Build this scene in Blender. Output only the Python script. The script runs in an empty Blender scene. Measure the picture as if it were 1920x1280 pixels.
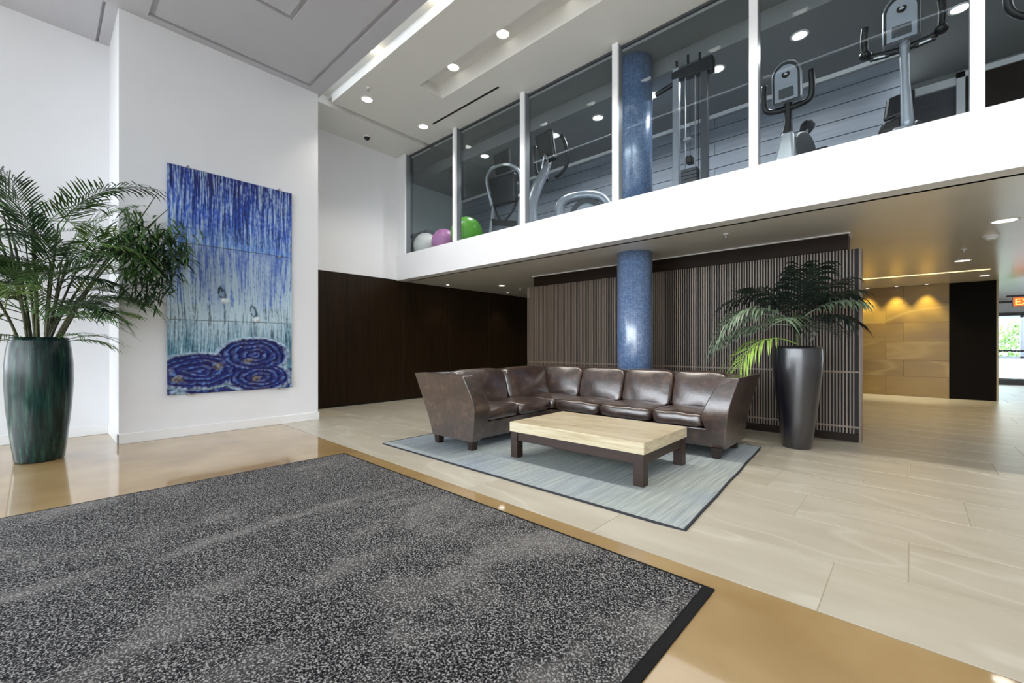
import bpy, bmesh, math, random
import numpy as np
from mathutils import Vector, Matrix, noise as mnoise

random.seed(7)
S = bpy.context.scene
COL = S.collection

# ------------------------------------------------------------------ camera, world, light, exposure
cam_d = bpy.data.cameras.new('camera')
cam = bpy.data.objects.new('camera', cam_d); COL.objects.link(cam)
cam_d.sensor_width = 36.0
cam_d.lens = 800.0 / 1920.0 * 36.0
cam_d.shift_y = 8.0 / 1920.0
cam_d.clip_start = 0.05
cam.location = (0, 0, 1.2)
cam.rotation_euler = (math.radians(90), 0, math.radians(42.106))
S.camera = cam

S.view_settings.view_transform = 'Standard'
S.view_settings.look = 'None'
S.view_settings.gamma = 1.0
S.view_settings.use_curve_mapping = False
S.view_settings.exposure = 0.5

w = bpy.data.worlds.new('world'); S.world = w; w.use_nodes = True
bg = w.node_tree.nodes['Background']
bg.inputs[0].default_value = (0.86, 0.93, 1.0, 1)
bg.inputs[1].default_value = 5.2

# ------------------------------------------------------------------ helpers
def lin(r, g, b):
    f = lambda c: (c / 12.92 if c <= 0.04045 else ((c + 0.055) / 1.055) ** 2.4)
    return (f(r / 255.0), f(g / 255.0), f(b / 255.0), 1.0)

def base_mat(name):
    m = bpy.data.materials.new(name); m.use_nodes = True
    nt = m.node_tree
    return m, nt, nt.nodes['Principled BSDF']

def mat(name, col, rough=0.5, metal=0.0, spec=0.5, emit=None, es=0.0, coat=0.0, nscale=None, namt=0.12, stretch=(1, 1, 1), bump=0.0, bscale=None, sheen=0.0):
    """principled with a little procedural tone variation and relief"""
    m, nt, p = base_mat(name)
    p.inputs['Base Color'].default_value = col
    p.inputs['Roughness'].default_value = rough
    p.inputs['Metallic'].default_value = metal
    p.inputs['Specular IOR Level'].default_value = spec
    p.inputs['Coat Weight'].default_value = coat
    p.inputs['Coat Roughness'].default_value = 0.08
    if sheen: p.inputs['Sheen Weight'].default_value = sheen
    if emit:
        p.inputs['Emission Color'].default_value = emit
        p.inputs['Emission Strength'].default_value = es
    if nscale or bump:
        tc = nt.nodes.new('ShaderNodeTexCoord'); mp = nt.nodes.new('ShaderNodeMapping')
        mp.inputs['Scale'].default_value = stretch
        nt.links.new(tc.outputs['Object'], mp.inputs[0])
    if nscale:
        nz = nt.nodes.new('ShaderNodeTexNoise'); nz.inputs['Scale'].default_value = nscale; nz.inputs['Detail'].default_value = 5
        nt.links.new(mp.outputs[0], nz.inputs['Vector'])
        rp = nt.nodes.new('ShaderNodeValToRGB')
        a = tuple(max(0, c * (1 - namt)) for c in col[:3]) + (1,)
        b = tuple(min(1, c * (1 + namt)) for c in col[:3]) + (1,)
        rp.color_ramp.elements[0].position = 0.3; rp.color_ramp.elements[0].color = a
        rp.color_ramp.elements[1].position = 0.7; rp.color_ramp.elements[1].color = b
        nt.links.new(nz.outputs['Fac'], rp.inputs[0]); nt.links.new(rp.outputs[0], p.inputs['Base Color'])
    if bump:
        nb = nt.nodes.new('ShaderNodeTexNoise'); nb.inputs['Scale'].default_value = bscale or nscale; nb.inputs['Detail'].default_value = 6
        nt.links.new(mp.outputs[0], nb.inputs['Vector'])
        bp = nt.nodes.new('ShaderNodeBump'); bp.inputs['Strength'].default_value = bump; bp.inputs['Distance'].default_value = 0.01
        nt.links.new(nb.outputs['Fac'], bp.inputs['Height']); nt.links.new(bp.outputs[0], p.inputs['Normal'])
    return m

def ramp(nt, fac, stops):
    r = nt.nodes.new('ShaderNodeValToRGB')
    el = r.color_ramp.elements
    while len(el) < len(stops): el.new(0.5)
    for e, (p, c) in zip(el, stops): e.position = p; e.color = c
    nt.links.new(fac, r.inputs[0]); return r

class MB:
    def __init__(s): s.v = []; s.f = []
    def add(s, vs, fs):
        o = len(s.v); s.v += [tuple(v) for v in vs]; s.f += [tuple(i + o for i in f) for f in fs]; return s
    def box(s, x0, x1, y0, y1, z0, z1, M=None):
        vs = [(x0,y0,z0),(x1,y0,z0),(x1,y1,z0),(x0,y1,z0),(x0,y0,z1),(x1,y0,z1),(x1,y1,z1),(x0,y1,z1)]
        if M is not None: vs = [M @ Vector(v) for v in vs]
        return s.add(vs, [(0,3,2,1),(4,5,6,7),(0,1,5,4),(1,2,6,5),(2,3,7,6),(3,0,4,7)])
    def hexa(s, bot, top):
        return s.add(list(bot) + list(top), [(3,2,1,0),(4,5,6,7),(0,1,5,4),(1,2,6,5),(2,3,7,6),(3,0,4,7)])
    def loft(s, A, B):
        n = len(A)
        return s.add(list(A) + list(B), [tuple(range(n - 1, -1, -1)), tuple(range(n, 2 * n))] + [(i, (i + 1) % n, n + (i + 1) % n, n + i) for i in range(n)])
    def lathe(s, prof, n=32, c=(0, 0), cap=True):
        vs = []; fs = []
        for r, z in prof:
            for i in range(n):
                a = 2 * math.pi * i / n; vs.append((c[0] + r * math.cos(a), c[1] + r * math.sin(a), z))
        for k in range(len(prof) - 1):
            for i in range(n):
                fs.append((k*n+i, k*n+(i+1)%n, (k+1)*n+(i+1)%n, (k+1)*n+i))
        if cap:
            fs.append(tuple(range(n - 1, -1, -1))); fs.append(tuple((len(prof)-1)*n + i for i in range(n)))
        return s.add(vs, fs)
    def disc(s, c, r, axis, th, n=24):
        """short cylinder centred at c along unit axis"""
        ax = Vector(axis).normalized(); u = ax.orthogonal().normalized(); v = ax.cross(u); c = Vector(c)
        vs = []
        for k in (-.5, .5):
            for i in range(n):
                a = 2*math.pi*i/n; vs.append(c + ax*th*k + (u*math.cos(a)+v*math.sin(a))*r)
        return s.add(vs, [tuple(range(n-1,-1,-1)), tuple(range(n,2*n))] + [(i,(i+1)%n,n+(i+1)%n,n+i) for i in range(n)])
    def tube(s, pts, rad, n=8, smooth=4, flat=1.0):
        P = [Vector(p) for p in pts]
        R = rad if isinstance(rad, (list, tuple)) else [rad] * len(P)
        if smooth and len(P) > 2:
            Q = []; RR = []
            for i in range(len(P) - 1):
                p0 = P[max(i-1,0)]; p1 = P[i]; p2 = P[i+1]; p3 = P[min(i+2,len(P)-1)]
                for k in range(smooth):
                    t = k / smooth
                    Q.append(0.5*((2*p1)+(p2-p0)*t+(2*p0-5*p1+4*p2-p3)*t*t+(3*p1-p0-3*p2+p3)*t**3)); RR.append(R[i]*(1-t)+R[i+1]*t)
            Q.append(P[-1]); RR.append(R[-1]); P = Q; R = RR
        vs = []; fs = []; nrm = None
        for i, p in enumerate(P):
            d = (P[min(i+1,len(P)-1)] - P[max(i-1,0)]).normalized()
            if nrm is None: nrm = d.orthogonal().normalized()
            nrm = (nrm - d * nrm.dot(d)).normalized(); b = d.cross(nrm)
            for k in range(n):
                a = 2*math.pi*k/n; vs.append(p + (nrm*math.cos(a)+b*math.sin(a)*flat)*R[i])
        for i in range(len(P)-1):
            for k in range(n): fs.append((i*n+k, i*n+(k+1)%n, (i+1)*n+(k+1)%n, (i+1)*n+k))
        fs.append(tuple(range(n-1,-1,-1))); fs.append(tuple((len(P)-1)*n+k for k in range(n)))
        return s.add(vs, fs)
    def sphere(s, c, r, nu=24, nv=14, sc=(1,1,1)):
        vs = []; fs = []
        for j in range(nv+1):
            th = math.pi*j/nv
            for i in range(nu):
                a = 2*math.pi*i/nu
                vs.append((c[0]+r*sc[0]*math.sin(th)*math.cos(a), c[1]+r*sc[1]*math.sin(th)*math.sin(a), c[2]-r*sc[2]*math.cos(th)))
        for j in range(nv):
            for i in range(nu): fs.append((j*nu+i, j*nu+(i+1)%nu, (j+1)*nu+(i+1)%nu, (j+1)*nu+i))
        return s.add(vs, fs)
    def mesh(s, name):
        me = bpy.data.meshes.new(name); me.from_pydata(s.v, [], s.f); me.update(); return me

def link(name, me, m, parent=None, smooth=False, bevel=0.0, segs=2, subd=0, label=None):
    o = bpy.data.objects.new(name, me); COL.objects.link(o)
    if m is not None and not me.materials: me.materials.append(m)
    if parent is not None: o.parent = parent
    if smooth: me.polygons.foreach_set('use_smooth', [True] * len(me.polygons))
    if bevel:
        b = o.modifiers.new('bevel', 'BEVEL'); b.width = bevel; b.segments = segs; b.limit_method = 'ANGLE'; b.angle_limit = math.radians(35)
        b.harden_normals = False
    if subd:
        u = o.modifiers.new('sub', 'SUBSURF'); u.levels = subd; u.render_levels = subd
    if label: o['label'] = label
    return o
def obj(name, mb, m, parent=None, **k): return link(name, mb.mesh(name), m, parent, **k)
def thing(name, label, cat, loc=(0,0,0), rz=0.0, group=None):
    o = bpy.data.objects.new(name, None); COL.objects.link(o); o.empty_display_size = 0.1
    o.location = loc; o.rotation_euler = (0,0,rz); o['label'] = label; o['category'] = cat
    if group: o['group'] = group
    return o
def tag(o, label, cat, group=None):
    o['label'] = label; o['category'] = cat
    if group: o['group'] = group
    return o
def struct(name, mb, m, label=None, **k):
    o = obj(name, mb, m, **k); o['kind'] = 'structure'
    if label: o['label'] = label
    return o
def pieces(name, parent, m, boxes, bevel=0.0):
    """alike box pieces that share mesh data by size, each an object under parent"""
    cache = {}
    for (x0,x1,y0,y1,z0,z1) in boxes:
        k = (round(x1-x0,4), round(y1-y0,4), round(z1-z0,4))
        if k not in cache:
            hx, hy, hz = (v/2 for v in k); me = MB().box(-hx,hx,-hy,hy,-hz,hz).mesh(name)
            if bevel:
                b = bmesh.new(); b.from_mesh(me)
                bmesh.ops.bevel(b, geom=list(b.edges), offset=bevel, segments=1, affect='EDGES'); b.to_mesh(me); b.free()
            me.materials.append(m); cache[k] = me
        o = bpy.data.objects.new(name, cache[k]); COL.objects.link(o); o.parent = parent
        o.location = ((x0+x1)/2, (y0+y1)/2, (z0+z1)/2)

# ------------------------------------------------------------------ materials
M_white = mat('wall_white_paint', lin(236,237,240), 0.6, nscale=1.5, namt=0.015, bump=0.03, bscale=180)
M_trimw = mat('white_gloss_trim', lin(240,240,240), 0.35)
M_ceilw = mat('ceiling_white_paint', lin(228,228,224), 0.7, nscale=2, namt=0.01)
M_ceilg = mat('ceiling_grey_tone', lin(196,197,204), 0.7, nscale=2, namt=0.01)  # greyer tone than the white ceiling panel
M_lowc = mat('low_ceiling_paint', lin(228,224,215), 0.22, spec=0.6, nscale=1.2, namt=0.03)
M_dark = mat('black_gap', (0.006,0.006,0.006,1), 0.6)
M_alum = mat('white_metal_mullion', lin(240,241,243), 0.4)
M_gask = mat('dark_gasket', lin(70,73,78), 0.4)
M_mside = mat('grey_mullion_side', lin(118,121,126), 0.4)
M_black = mat('black_plastic', (0.004,0.004,0.005,1), 0.4, nscale=30, namt=0.2)
M_silver = mat('silver_paint', lin(165,170,178), 0.35, metal=0.5, nscale=20, namt=0.05)
M_steel = mat('brushed_steel', lin(190,192,196), 0.3, metal=0.9, nscale=20, namt=0.05)
M_lamp = mat('lamp_glow', (1,1,1,1), 0.5, emit=(1.0,0.95,0.86,1), es=4.5)
M_lampring = mat('lamp_ring', lin(235,235,232), 0.4)

def wood(name, c1, c2, rough=0.35, scale=1.0, vert=True, spec=0.5, coat=0.0):
    m, nt, p = base_mat(name)
    tc = nt.nodes.new('ShaderNodeTexCoord'); mp = nt.nodes.new('ShaderNodeMapping')
    mp.inputs['Scale'].default_value = (28*scale, 28*scale, 1.1*scale) if vert else (1.1*scale, 28*scale, 28*scale)
    oi = nt.nodes.new('ShaderNodeObjectInfo'); ad = nt.nodes.new('ShaderNodeVectorMath'); ad.operation = 'ADD'
    ml = nt.nodes.new('ShaderNodeVectorMath'); ml.operation = 'SCALE'; ml.inputs['Scale'].default_value = 37
    cb = nt.nodes.new('ShaderNodeCombineXYZ')
    for i in range(3): nt.links.new(oi.outputs['Random'], cb.inputs[i])
    nt.links.new(cb.outputs[0], ml.inputs[0])
    nt.links.new(tc.outputs['Object'], mp.inputs[0]); nt.links.new(mp.outputs[0], ad.inputs[0]); nt.links.new(ml.outputs[0], ad.inputs[1])
    nz = nt.nodes.new('ShaderNodeTexNoise'); nz.inputs['Scale'].default_value = 1.0; nz.inputs['Detail'].default_value = 7; nz.inputs['Roughness'].default_value = 0.65
    nt.links.new(ad.outputs[0], nz.inputs['Vector'])
    r = ramp(nt, nz.outputs['Fac'], [(0.25, c1), (0.75, c2)])
    nt.links.new(r.outputs[0], p.inputs['Base Color'])
    p.inputs['Roughness'].default_value = rough; p.inputs['Specular IOR Level'].default_value = spec
    p.inputs['Coat Weight'].default_value = coat
    bp = nt.nodes.new('ShaderNodeBump'); bp.inputs['Strength'].default_value = 0.12; bp.inputs['Distance'].default_value = 0.004
    nt.links.new(nz.outputs['Fac'], bp.inputs['Height']); nt.links.new(bp.outputs[0], p.inputs['Normal'])
    return m
M_panel = wood('dark_walnut_panel', lin(24,17,9), lin(48,33,18), 0.38, 1.0, spec=0.2)
M_slat = wood('slat_wood', lin(112,96,82), lin(158,140,122), 0.35, 1.0)
M_bulk = wood('bulkhead_wood', lin(24,17,11), lin(44,31,20), 0.5, 1.0, vert=False, spec=0.15)
M_end = wood('black_brown_panel', lin(12,9,6), lin(22,17,12), 0.6, 1.0, spec=0.08)
M_legw = wood('espresso_table_wood', lin(34,20,14), lin(58,38,28), 0.4, 1.0, vert=False)
M_legd = wood('dark_leg_wood', lin(26,17,12), lin(48,34,26), 0.4, 1.0)

def concrete():
    m, nt, p = base_mat('polished_concrete')
    tc = nt.nodes.new('ShaderNodeTexCoord')
    n1 = nt.nodes.new('ShaderNodeTexNoise'); n1.inputs['Scale'].default_value = 1.6; n1.inputs['Detail'].default_value = 5; n1.inputs['Roughness'].default_value = 0.5
    nt.links.new(tc.outputs['Object'], n1.inputs['Vector'])
    r = ramp(nt, n1.outputs['Fac'], [(0.3, lin(152,121,74)), (0.5, lin(166,136,88)), (0.72, lin(182,154,108))])
    nt.links.new(r.outputs[0], p.inputs['Base Color'])
    p.inputs['Roughness'].default_value = 0.5
    p.inputs['Coat Weight'].default_value = 1.0; p.inputs['Coat Roughness'].default_value = 0.05; p.inputs['Coat IOR'].default_value = 2.1
    p.inputs['Specular IOR Level'].default_value = 0.3
    return m
M_conc = concrete()

def tile_mat(name, c1, c2, vein, rough, scale=1.0, grain=None):
    m, nt, p = base_mat(name)
    tc = nt.nodes.new('ShaderNodeTexCoord'); oi = nt.nodes.new('ShaderNodeObjectInfo')
    cb = nt.nodes.new('ShaderNodeCombineXYZ')
    for i in range(3): nt.links.new(oi.outputs['Random'], cb.inputs[i])
    sc = nt.nodes.new('ShaderNodeVectorMath'); sc.operation = 'SCALE'; sc.inputs['Scale'].default_value = 53
    nt.links.new(cb.outputs[0], sc.inputs[0])
    ad = nt.nodes.new('ShaderNodeVectorMath'); nt.links.new(tc.outputs['Object'], ad.inputs[0]); nt.links.new(sc.outputs[0], ad.inputs[1])
    mp = nt.nodes.new('ShaderNodeMapping'); mp.inputs['Scale'].default_value = (1.2*scale, 5.0*scale, 5.0*scale)
    nt.links.new(ad.outputs[0], mp.inputs[0])
    n1 = nt.nodes.new('ShaderNodeTexNoise'); n1.inputs['Scale'].default_value = 1.0; n1.inputs['Detail'].default_value = 8
    nt.links.new(mp.outputs[0], n1.inputs['Vector'])
    r = ramp(nt, n1.outputs['Fac'], [(0.3, c1), (0.7, c2)])
    # thin veins where a slow noise crosses its middle value
    n2 = nt.nodes.new('ShaderNodeTexNoise'); n2.inputs['Scale'].default_value = 0.55*scale; n2.inputs['Detail'].default_value = 3
    mp2 = nt.nodes.new('ShaderNodeMapping'); mp2.inputs['Rotation'].default_value = (0,0,0.25); mp2.inputs['Scale'].default_value = (0.6,1.6,1.6)
    nt.links.new(ad.outputs[0], mp2.inputs[0]); nt.links.new(mp2.outputs[0], n2.inputs['Vector'])
    v = ramp(nt, n2.outputs['Fac'], [(0.487,(0,0,0,1)),(0.5,(1,1,1,1)),(0.513,(0,0,0,1))])
    mx = nt.nodes.new('ShaderNodeMix'); mx.data_type = 'RGBA'
    mm = nt.nodes.new('ShaderNodeMath'); mm.operation = 'MULTIPLY'; mm.inputs[1].default_value = 0.35
    nt.links.new(v.outputs[0], mm.inputs[0]); nt.links.new(mm.outputs[0], mx.inputs['Factor'])
    nt.links.new(r.outputs[0], mx.inputs['A']); mx.inputs['B'].default_value = vein
    nt.links.new(mx.outputs['Result'], p.inputs['Base Color'])
    p.inputs['Roughness'].default_value = rough
    return m
M_tile = tile_mat('limestone_tile', lin(178,170,152), lin(194,187,171), lin(220,215,204), 0.32)
M_grout = mat('tile_grout', lin(178,168,146), 0.8, nscale=40, namt=0.05)
M_gold = tile_mat('golden_stone', lin(132,100,30), lin(158,126,48), lin(200,170,96), 0.35, 0.6)

def thin_glass():
    m = bpy.data.materials.new('clear_window_glass'); m.use_nodes = True; nt = m.node_tree; nt.nodes.clear()
    out = nt.nodes.new('ShaderNodeOutputMaterial'); mx = nt.nodes.new('ShaderNodeMixShader')
    tr = nt.nodes.new('ShaderNodeBsdfTransparent'); tr.inputs[0].default_value = (0.92,0.95,0.96,1)
    gl = nt.nodes.new('ShaderNodeBsdfGlossy'); gl.inputs['Roughness'].default_value = 0.0; gl.inputs['Color'].default_value = (0.93,0.96,1,1)
    lw = nt.nodes.new('ShaderNodeLayerWeight'); lw.inputs['Blend'].default_value = 0.5
    pw = nt.nodes.new('ShaderNodeMath'); pw.operation = 'POWER'; pw.inputs[1].default_value = 3.0
    fr = nt.nodes.new('ShaderNodeMath'); fr.operation = 'MULTIPLY_ADD'; fr.inputs[1].default_value = 0.6; fr.inputs[2].default_value = 0.010
    nt.links.new(lw.outputs['Facing'], pw.inputs[0]); nt.links.new(pw.outputs[0], fr.inputs[0])
    nt.links.new(fr.outputs[0], mx.inputs[0]); nt.links.new(tr.outputs[0], mx.inputs[1]); nt.links.new(gl.outputs[0], mx.inputs[2])
    nt.links.new(mx.outputs[0], out.inputs[0]); return m
M_glass = thin_glass()

# ------------------------------------------------------------------ structure: floor
ZC = 5.30          # lobby ceiling
ZL = 2.62          # ceiling under the gallery
YB = 5.22          # gallery front
XP = -7.017        # painting wall
XD = -8.125        # dark panel wall
TROT = -0.0185     # the tile field is laid a degree off the walls

struct('floor', MB().add([(-8.6,-7,-0.012),(7,-7,-0.012),(7,2.28,-0.012),(-8.6,2.58,-0.012)], [(0,1,2,3)]), mat('screed', lin(150,130,100), 0.8), label='screed under the lobby floor')
fc = struct('floor_concrete', MB().hexa([(-8.6,-7,-0.1),(7,-7,-0.1),(7,2.355-7*math.tan(-TROT)-0.006,-0.1),(-8.6,2.355+8.6*math.tan(-TROT)-0.006,-0.1)],
     [(-8.6,-7,0.0),(7,-7,0.0),(7,2.355-7*math.tan(-TROT)-0.006,0.0),(-8.6,2.355+8.6*math.tan(-TROT)-0.006,0.0)]), M_conc, label='polished tan concrete floor')
bpy.data.objects.remove(bpy.data.objects['floor'])
ft = struct('floor_tile', MB().box(-8.8,7,0,22,-0.1,-0.0035), M_grout, label='pale limestone tile floor with thin joints')
ft.location = (0, 2.355, 0); ft.rotation_euler = (0,0,TROT)
bx = []; TW, TH, G = 1.2, 0.6, 0.004
for r in range(36):
    off = (-0.27, 0.03, -0.57, 0.33)[r % 4]
    for k in range(-9, 7):
        x0 = off + k*TW; x1 = x0 + TW; y0 = r*TH; y1 = y0 + TH
        Yw = y0 + 2.355
        if x1 < -8.0 or x0 > 6: continue
        if x1 < XP and Yw < 3.0: continue
        if Yw > 6.9 and x1 < -5.6 and Yw > 10.5: continue
        if Yw > 7.4 and -5.4 < x0 and x1 < -2.8: continue
        if Yw > 13.9 and x1 < 1.6: continue
        if x0 > 1.3 + 0.16*Yw: continue
        bx.append((x0+G/2, x1-G/2, y0+G/2, y1-G/2, -0.03, 0.0))
pieces('tile', ft, M_tile, bx, bevel=0.0015)

# ------------------------------------------------------------------ structure: walls
def baseboard(name, boxes):
    mb = MB()
    for b in boxes: mb.box(*b)
    return struct(name, mb, M_trimw, bevel=0.006)
struct('wall_left', MB().box(-8.3,-8.02,-1.3,0.64,0,ZC+0.25), M_white, 'white wall set back behind the bamboo palm')
struct('wall_painting', MB().box(-8.3,XP,0.64,3.045,0,ZC+0.25), M_white, 'white projecting wall that carries the blue artwork', bevel=0.004)
baseboard('baseboard_left', [(-8.02,-8.005,-1.3,0.625,0,0.125)])
baseboard('baseboard_painting', [(XP-0.02,XP+0.015,0.625,3.06,0,0.125), (-8.02,XP+0.015,0.625,0.645,0,0.125)])
struct('wall_upper_back', MB().box(-8.4,XD,3.0,YB,2.64,ZC+0.25).box(-9.3,XD,YB,5.5,2.64,ZC+0.25), M_white, 'white upper wall above the dark wood panelling')
struct('wall_dark', MB().box(-8.4,XD-0.02,3.0,10.4,0,2.64), M_dark, 'black backing of the dark wood panelling')
seams = [2.78, 4.10, 5.39, 6.71, 8.05, 9.4, 10.4]
wdp = bpy.data.objects['wall_dark']
pieces('wood_panel', wdp, M_panel, [(XD-0.018, XD, a+0.003, b-0.003, 0.03, 2.635) for a, b in zip(seams, seams[1:])], bevel=0.002)
struct('wall_corridor_left', MB().box(-8.4,-0.9,10.4,10.6,0,ZL), M_panel, 'dark wall closing the passage behind the slat screen')

# slat screen: a core wall, a bulkhead on top and every slat
SX0, SX1, SY = -5.72, -0.33, 6.80
sw = struct('wall_slat', MB().box(SX0+0.02,SX1-0.03,SY+0.055,SY+0.28,0,2.415), M_dark, 'freestanding dark wall faced with vertical timber slats')
pitch = 0.0338; n = int((SX1-SX0-0.03)/pitch); sb = []
for i in range(n):
    x = SX0 + i*pitch; sb.append((x, x+0.0142, SY+0.006, SY+0.017, 0.10, 2.41))
pieces('slat', sw, M_slat, sb, bevel=0.002)
obj('end_trim', MB().box(SX1-0.028,SX1,SY-0.004,SY+0.30,0.0,2.415), wood('end_trim_wood', lin(92,74,60), lin(140,118,98), 0.4), sw, bevel=0.002)
obj('kickboard', MB().box(SX0,SX1-0.03,SY+0.01,SY+0.055,0,0.10), M_bulk, sw)
for z in (0.17, 0.86):
    obj('cross_rail', MB().box(SX0,SX1-0.03,SY+0.0175,SY+0.0275,z,z+0.022), M_slat, sw)
obj('bulkhead', MB().box(-5.55,-0.46,SY+0.012,SY+0.30,2.416,ZL-0.012), M_bulk, sw, bevel=0.002)
obj('light_gap_strip', MB().box(-5.57,-0.44,SY-0.02,SY+0.30,ZL-0.012,ZL+0.01), M_trimw, sw)  # bright line of light above the bulkhead, put in as a white strip

# golden stone end wall with its dark neighbour
gw = struct('wall_gold', MB().box(-2.6,0.88,13.88,14.2,0,2.75), M_dark, 'golden stone wall at the end of the passage')
gb = []; zs = [0,0.47,0.86,1.31,1.75,2.19,2.62]
for j in range(6):
    o = 0.0 if j % 2 else -0.62
    for x0, x1 in ((-2.55,-1.3+o/2),(-1.3+o/2,0.1+o/2),(0.1+o/2,0.87)):
        gb.append((x0+0.0015, x1-0.0015, 13.85, 13.88, zs[j]+0.0015, zs[j+1]-0.0015))
pieces('stone_panel', gw, M_gold, gb, bevel=0.002)
struct('wall_dark_end', MB().box(0.88,1.585,13.86,14.4,0,2.66), M_end, 'black brown panel at the passage corner', bevel=0.003)
struct('trim_1', MB().box(1.585,1.615,13.86,14.4,0,2.66), mat('beige_trim', lin(186,172,140), 0.5), 'beige corner trim beside the dark panel')
struct('wall_corridor_side', MB().box(1.3,1.585,14.4,20.2,0,2.66), M_white, 'white corridor wall')
struct('wall_passage_left', MB().box(-2.8,-2.6,10.6,14.2,0,2.75), M_panel)
struct('wall_right', MB().box(6.5,6.7,-7,25,0,6), M_white, 'white wall on the far right')

# ------------------------------------------------------------------ structure: ceilings as height fields with true grooves
def ceiling(name, xs, ys, h, m, label=None):
    mb = MB()
    nx, ny = len(xs)-1, len(ys)-1
    H = [[h((xs[i]+xs[i+1])/2, (ys[j]+ys[j+1])/2) for j in range(ny)] for i in range(nx)]
    for i in range(nx):
        for j in range(ny):
            z = H[i][j]; mb.add([(xs[i],ys[j],z),(xs[i],ys[j+1],z),(xs[i+1],ys[j+1],z),(xs[i+1],ys[j],z)], [(0,1,2,3)])
            if i+1 < nx and abs(H[i+1][j]-z) > 1e-6:
                a, b = z, H[i+1][j]; X = xs[i+1]; mb.add([(X,ys[j],a),(X,ys[j+1],a),(X,ys[j+1],b),(X,ys[j],b)], [(0,1,2,3)])
            if j+1 < ny and abs(H[i][j+1]-z) > 1e-6:
                a, b = z, H[i][j+1]; Y = ys[j+1]; mb.add([(xs[i],Y,a),(xs[i+1],Y,a),(xs[i+1],Y,b),(xs[i],Y,b)], [(0,1,2,3)])
    mb.box(xs[0], xs[-1], ys[0], ys[-1], max(max(r) for r in H)+0.02, max(max(r) for r in H)+0.06)
    return struct(name, mb, m, label)

g = 0.06
gx = [-8.3,-8.02,XP,-6.90,-6.90+g,-5.66,-5.66+g,6.6]
gy = [-7,-2.4,-2.4+g,0.50,0.50+0.03,0.90,0.90+g,1.40,1.40+g,2.08,2.08+g,2.815,2.815+g,3.09]
def hg(x, y):
    up = ZC + 0.035
    if -6.90 < x < -6.90+g and 0.90 < y < 2.815+g: return up
    if x > -6.90 and (0.90 < y < 0.90+g or 2.815 < y < 2.815+g or -2.4 < y < -2.4+g): return up
    if -5.66 < x < -5.66+g and 1.40 < y < 2.08+g: return up
    if x > -5.66 and (1.40 < y < 1.40+g or 2.08 < y < 2.08+g): return up
    if x < XP and 0.50 < y < 0.53: return up
    return ZC
ceiling('ceiling_grey', gx, gy, hg, M_ceilg, 'light grey lobby ceiling with panel grooves')
wx = [-8.4,-7.22,-7.08,-5.6,3.2,6.6]
wy = [3.09,3.30,4.01,4.36,4.48,5.215,5.46]
def hw(x, y):
    if y < 3.30 and x > -7.22: return ZC + 0.15
    if -7.22 < x < -7.08: return ZC + 0.10
    if 4.01 < y < 4.36 and -5.6 < x < 3.2: return ZC + 0.16
    if 4.36 < y < 4.48 and -5.6 < x < 3.2: return ZC + 0.162
    return ZC
ceiling('ceiling_white', wx, wy, hw, M_ceilw, 'white lobby ceiling panel with lit trough and long recess')
struct('ceiling_slope', MB().add([(-5.6,4.36,ZC+0.16),(3.2,4.36,ZC+0.16),(3.2,4.48,ZC),(-5.6,4.48,ZC)],[(0,3,2,1)]), M_ceilw, 'sloping lit side of the long ceiling recess')
lx = [-8.4,-2.6,1.28,6.6]; ly = [YB+0.2,6.5,11.72,11.90,13.9,20.4]
def hl(x, y): return ZL + 0.12 if (11.72 < y < 11.90 and -2.6 < x < 1.28) else ZL
ceiling('ceiling_low', lx, ly, hl, M_lowc, 'low ceiling under the gallery')

# gallery: white front band, gym floor, gym walls
struct('wall_gallery_band', MB().box(XD,6.6,YB,YB+0.25,ZL,3.16), M_white, 'white front band of the gallery')
struct('floor_gym', MB().box(-9.3,6.6,YB+0.25,10.2,3.0,3.15), mat('gym_rubber_floor', lin(70,72,76), 0.6, nscale=60, namt=0.2), 'dark gym floor')
M_gymw = mat('gym_wall_paint', lin(190,200,196), 0.6, nscale=1, namt=0.02)
M_gymc = mat('gym_ceiling_paint', lin(140,142,142), 0.7, nscale=1, namt=0.02)
struct('wall_gym_left', MB().box(-9.3,-9.1,5.5,10.2,3.15,5.65), M_gymw)
wgb = struct('wall_gym_back', MB().box(-9.3,0.06,8.04,8.3,3.15,5.65), M_gask, 'grey back wall of the gym laid with wide boards')
M_board = wood('grey_board', lin(112,118,128), lin(140,146,156), 0.5, 0.6, vert=False)
bb = []
for k in range(9):
    z = 3.16 + k*0.235
    for x0, x1 in ((-9.1,-5.2+0.5*(k%2)),(-5.2+0.5*(k%2),-2.4+0.7*(k%2)),(-2.4+0.7*(k%2),0.05)): bb.append((x0+0.002,x1-0.002,8.01,8.04,z+0.005,z+0.230 if k < 8 else z+0.17))
pieces('board', wgb, M_board, bb, bevel=0.002)
obj('white_header', MB().box(-9.1,0.05,7.985,8.04,5.225,5.29), M_trimw, wgb)
wgd = struct('wall_gym_deep', MB().box(0.0,6.6,9.24,9.5,3.15,5.65), wood('gym_dark_wood', lin(56,56,62), lin(84,84,92), 0.5, 0.6, vert=False), 'dark wood wall deeper in the gym')
obj('white_header', MB().box(0.05,6.4,9.19,9.24,5.10,5.22), M_trimw, wgd); obj('upper_band', MB().box(0.05,6.4,9.20,9.24,5.22,5.65), M_gymc, wgd)
obj('shelf_line', MB().box(0.05,0.8,9.20,9.24,4.62,4.64), M_dark, wgd)
struct('ceiling_gym', MB().box(-9.3,6.6,5.46,6.31,5.55,5.66).box(-9.3,6.6,6.31,10.2,5.30,5.66), M_gymc, 'grey gym ceiling with a lower soffit')
struct('wall_gym_right', MB().box(6.4,6.6,5.5,10.2,3.15,5.65), M_gymw)

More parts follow.
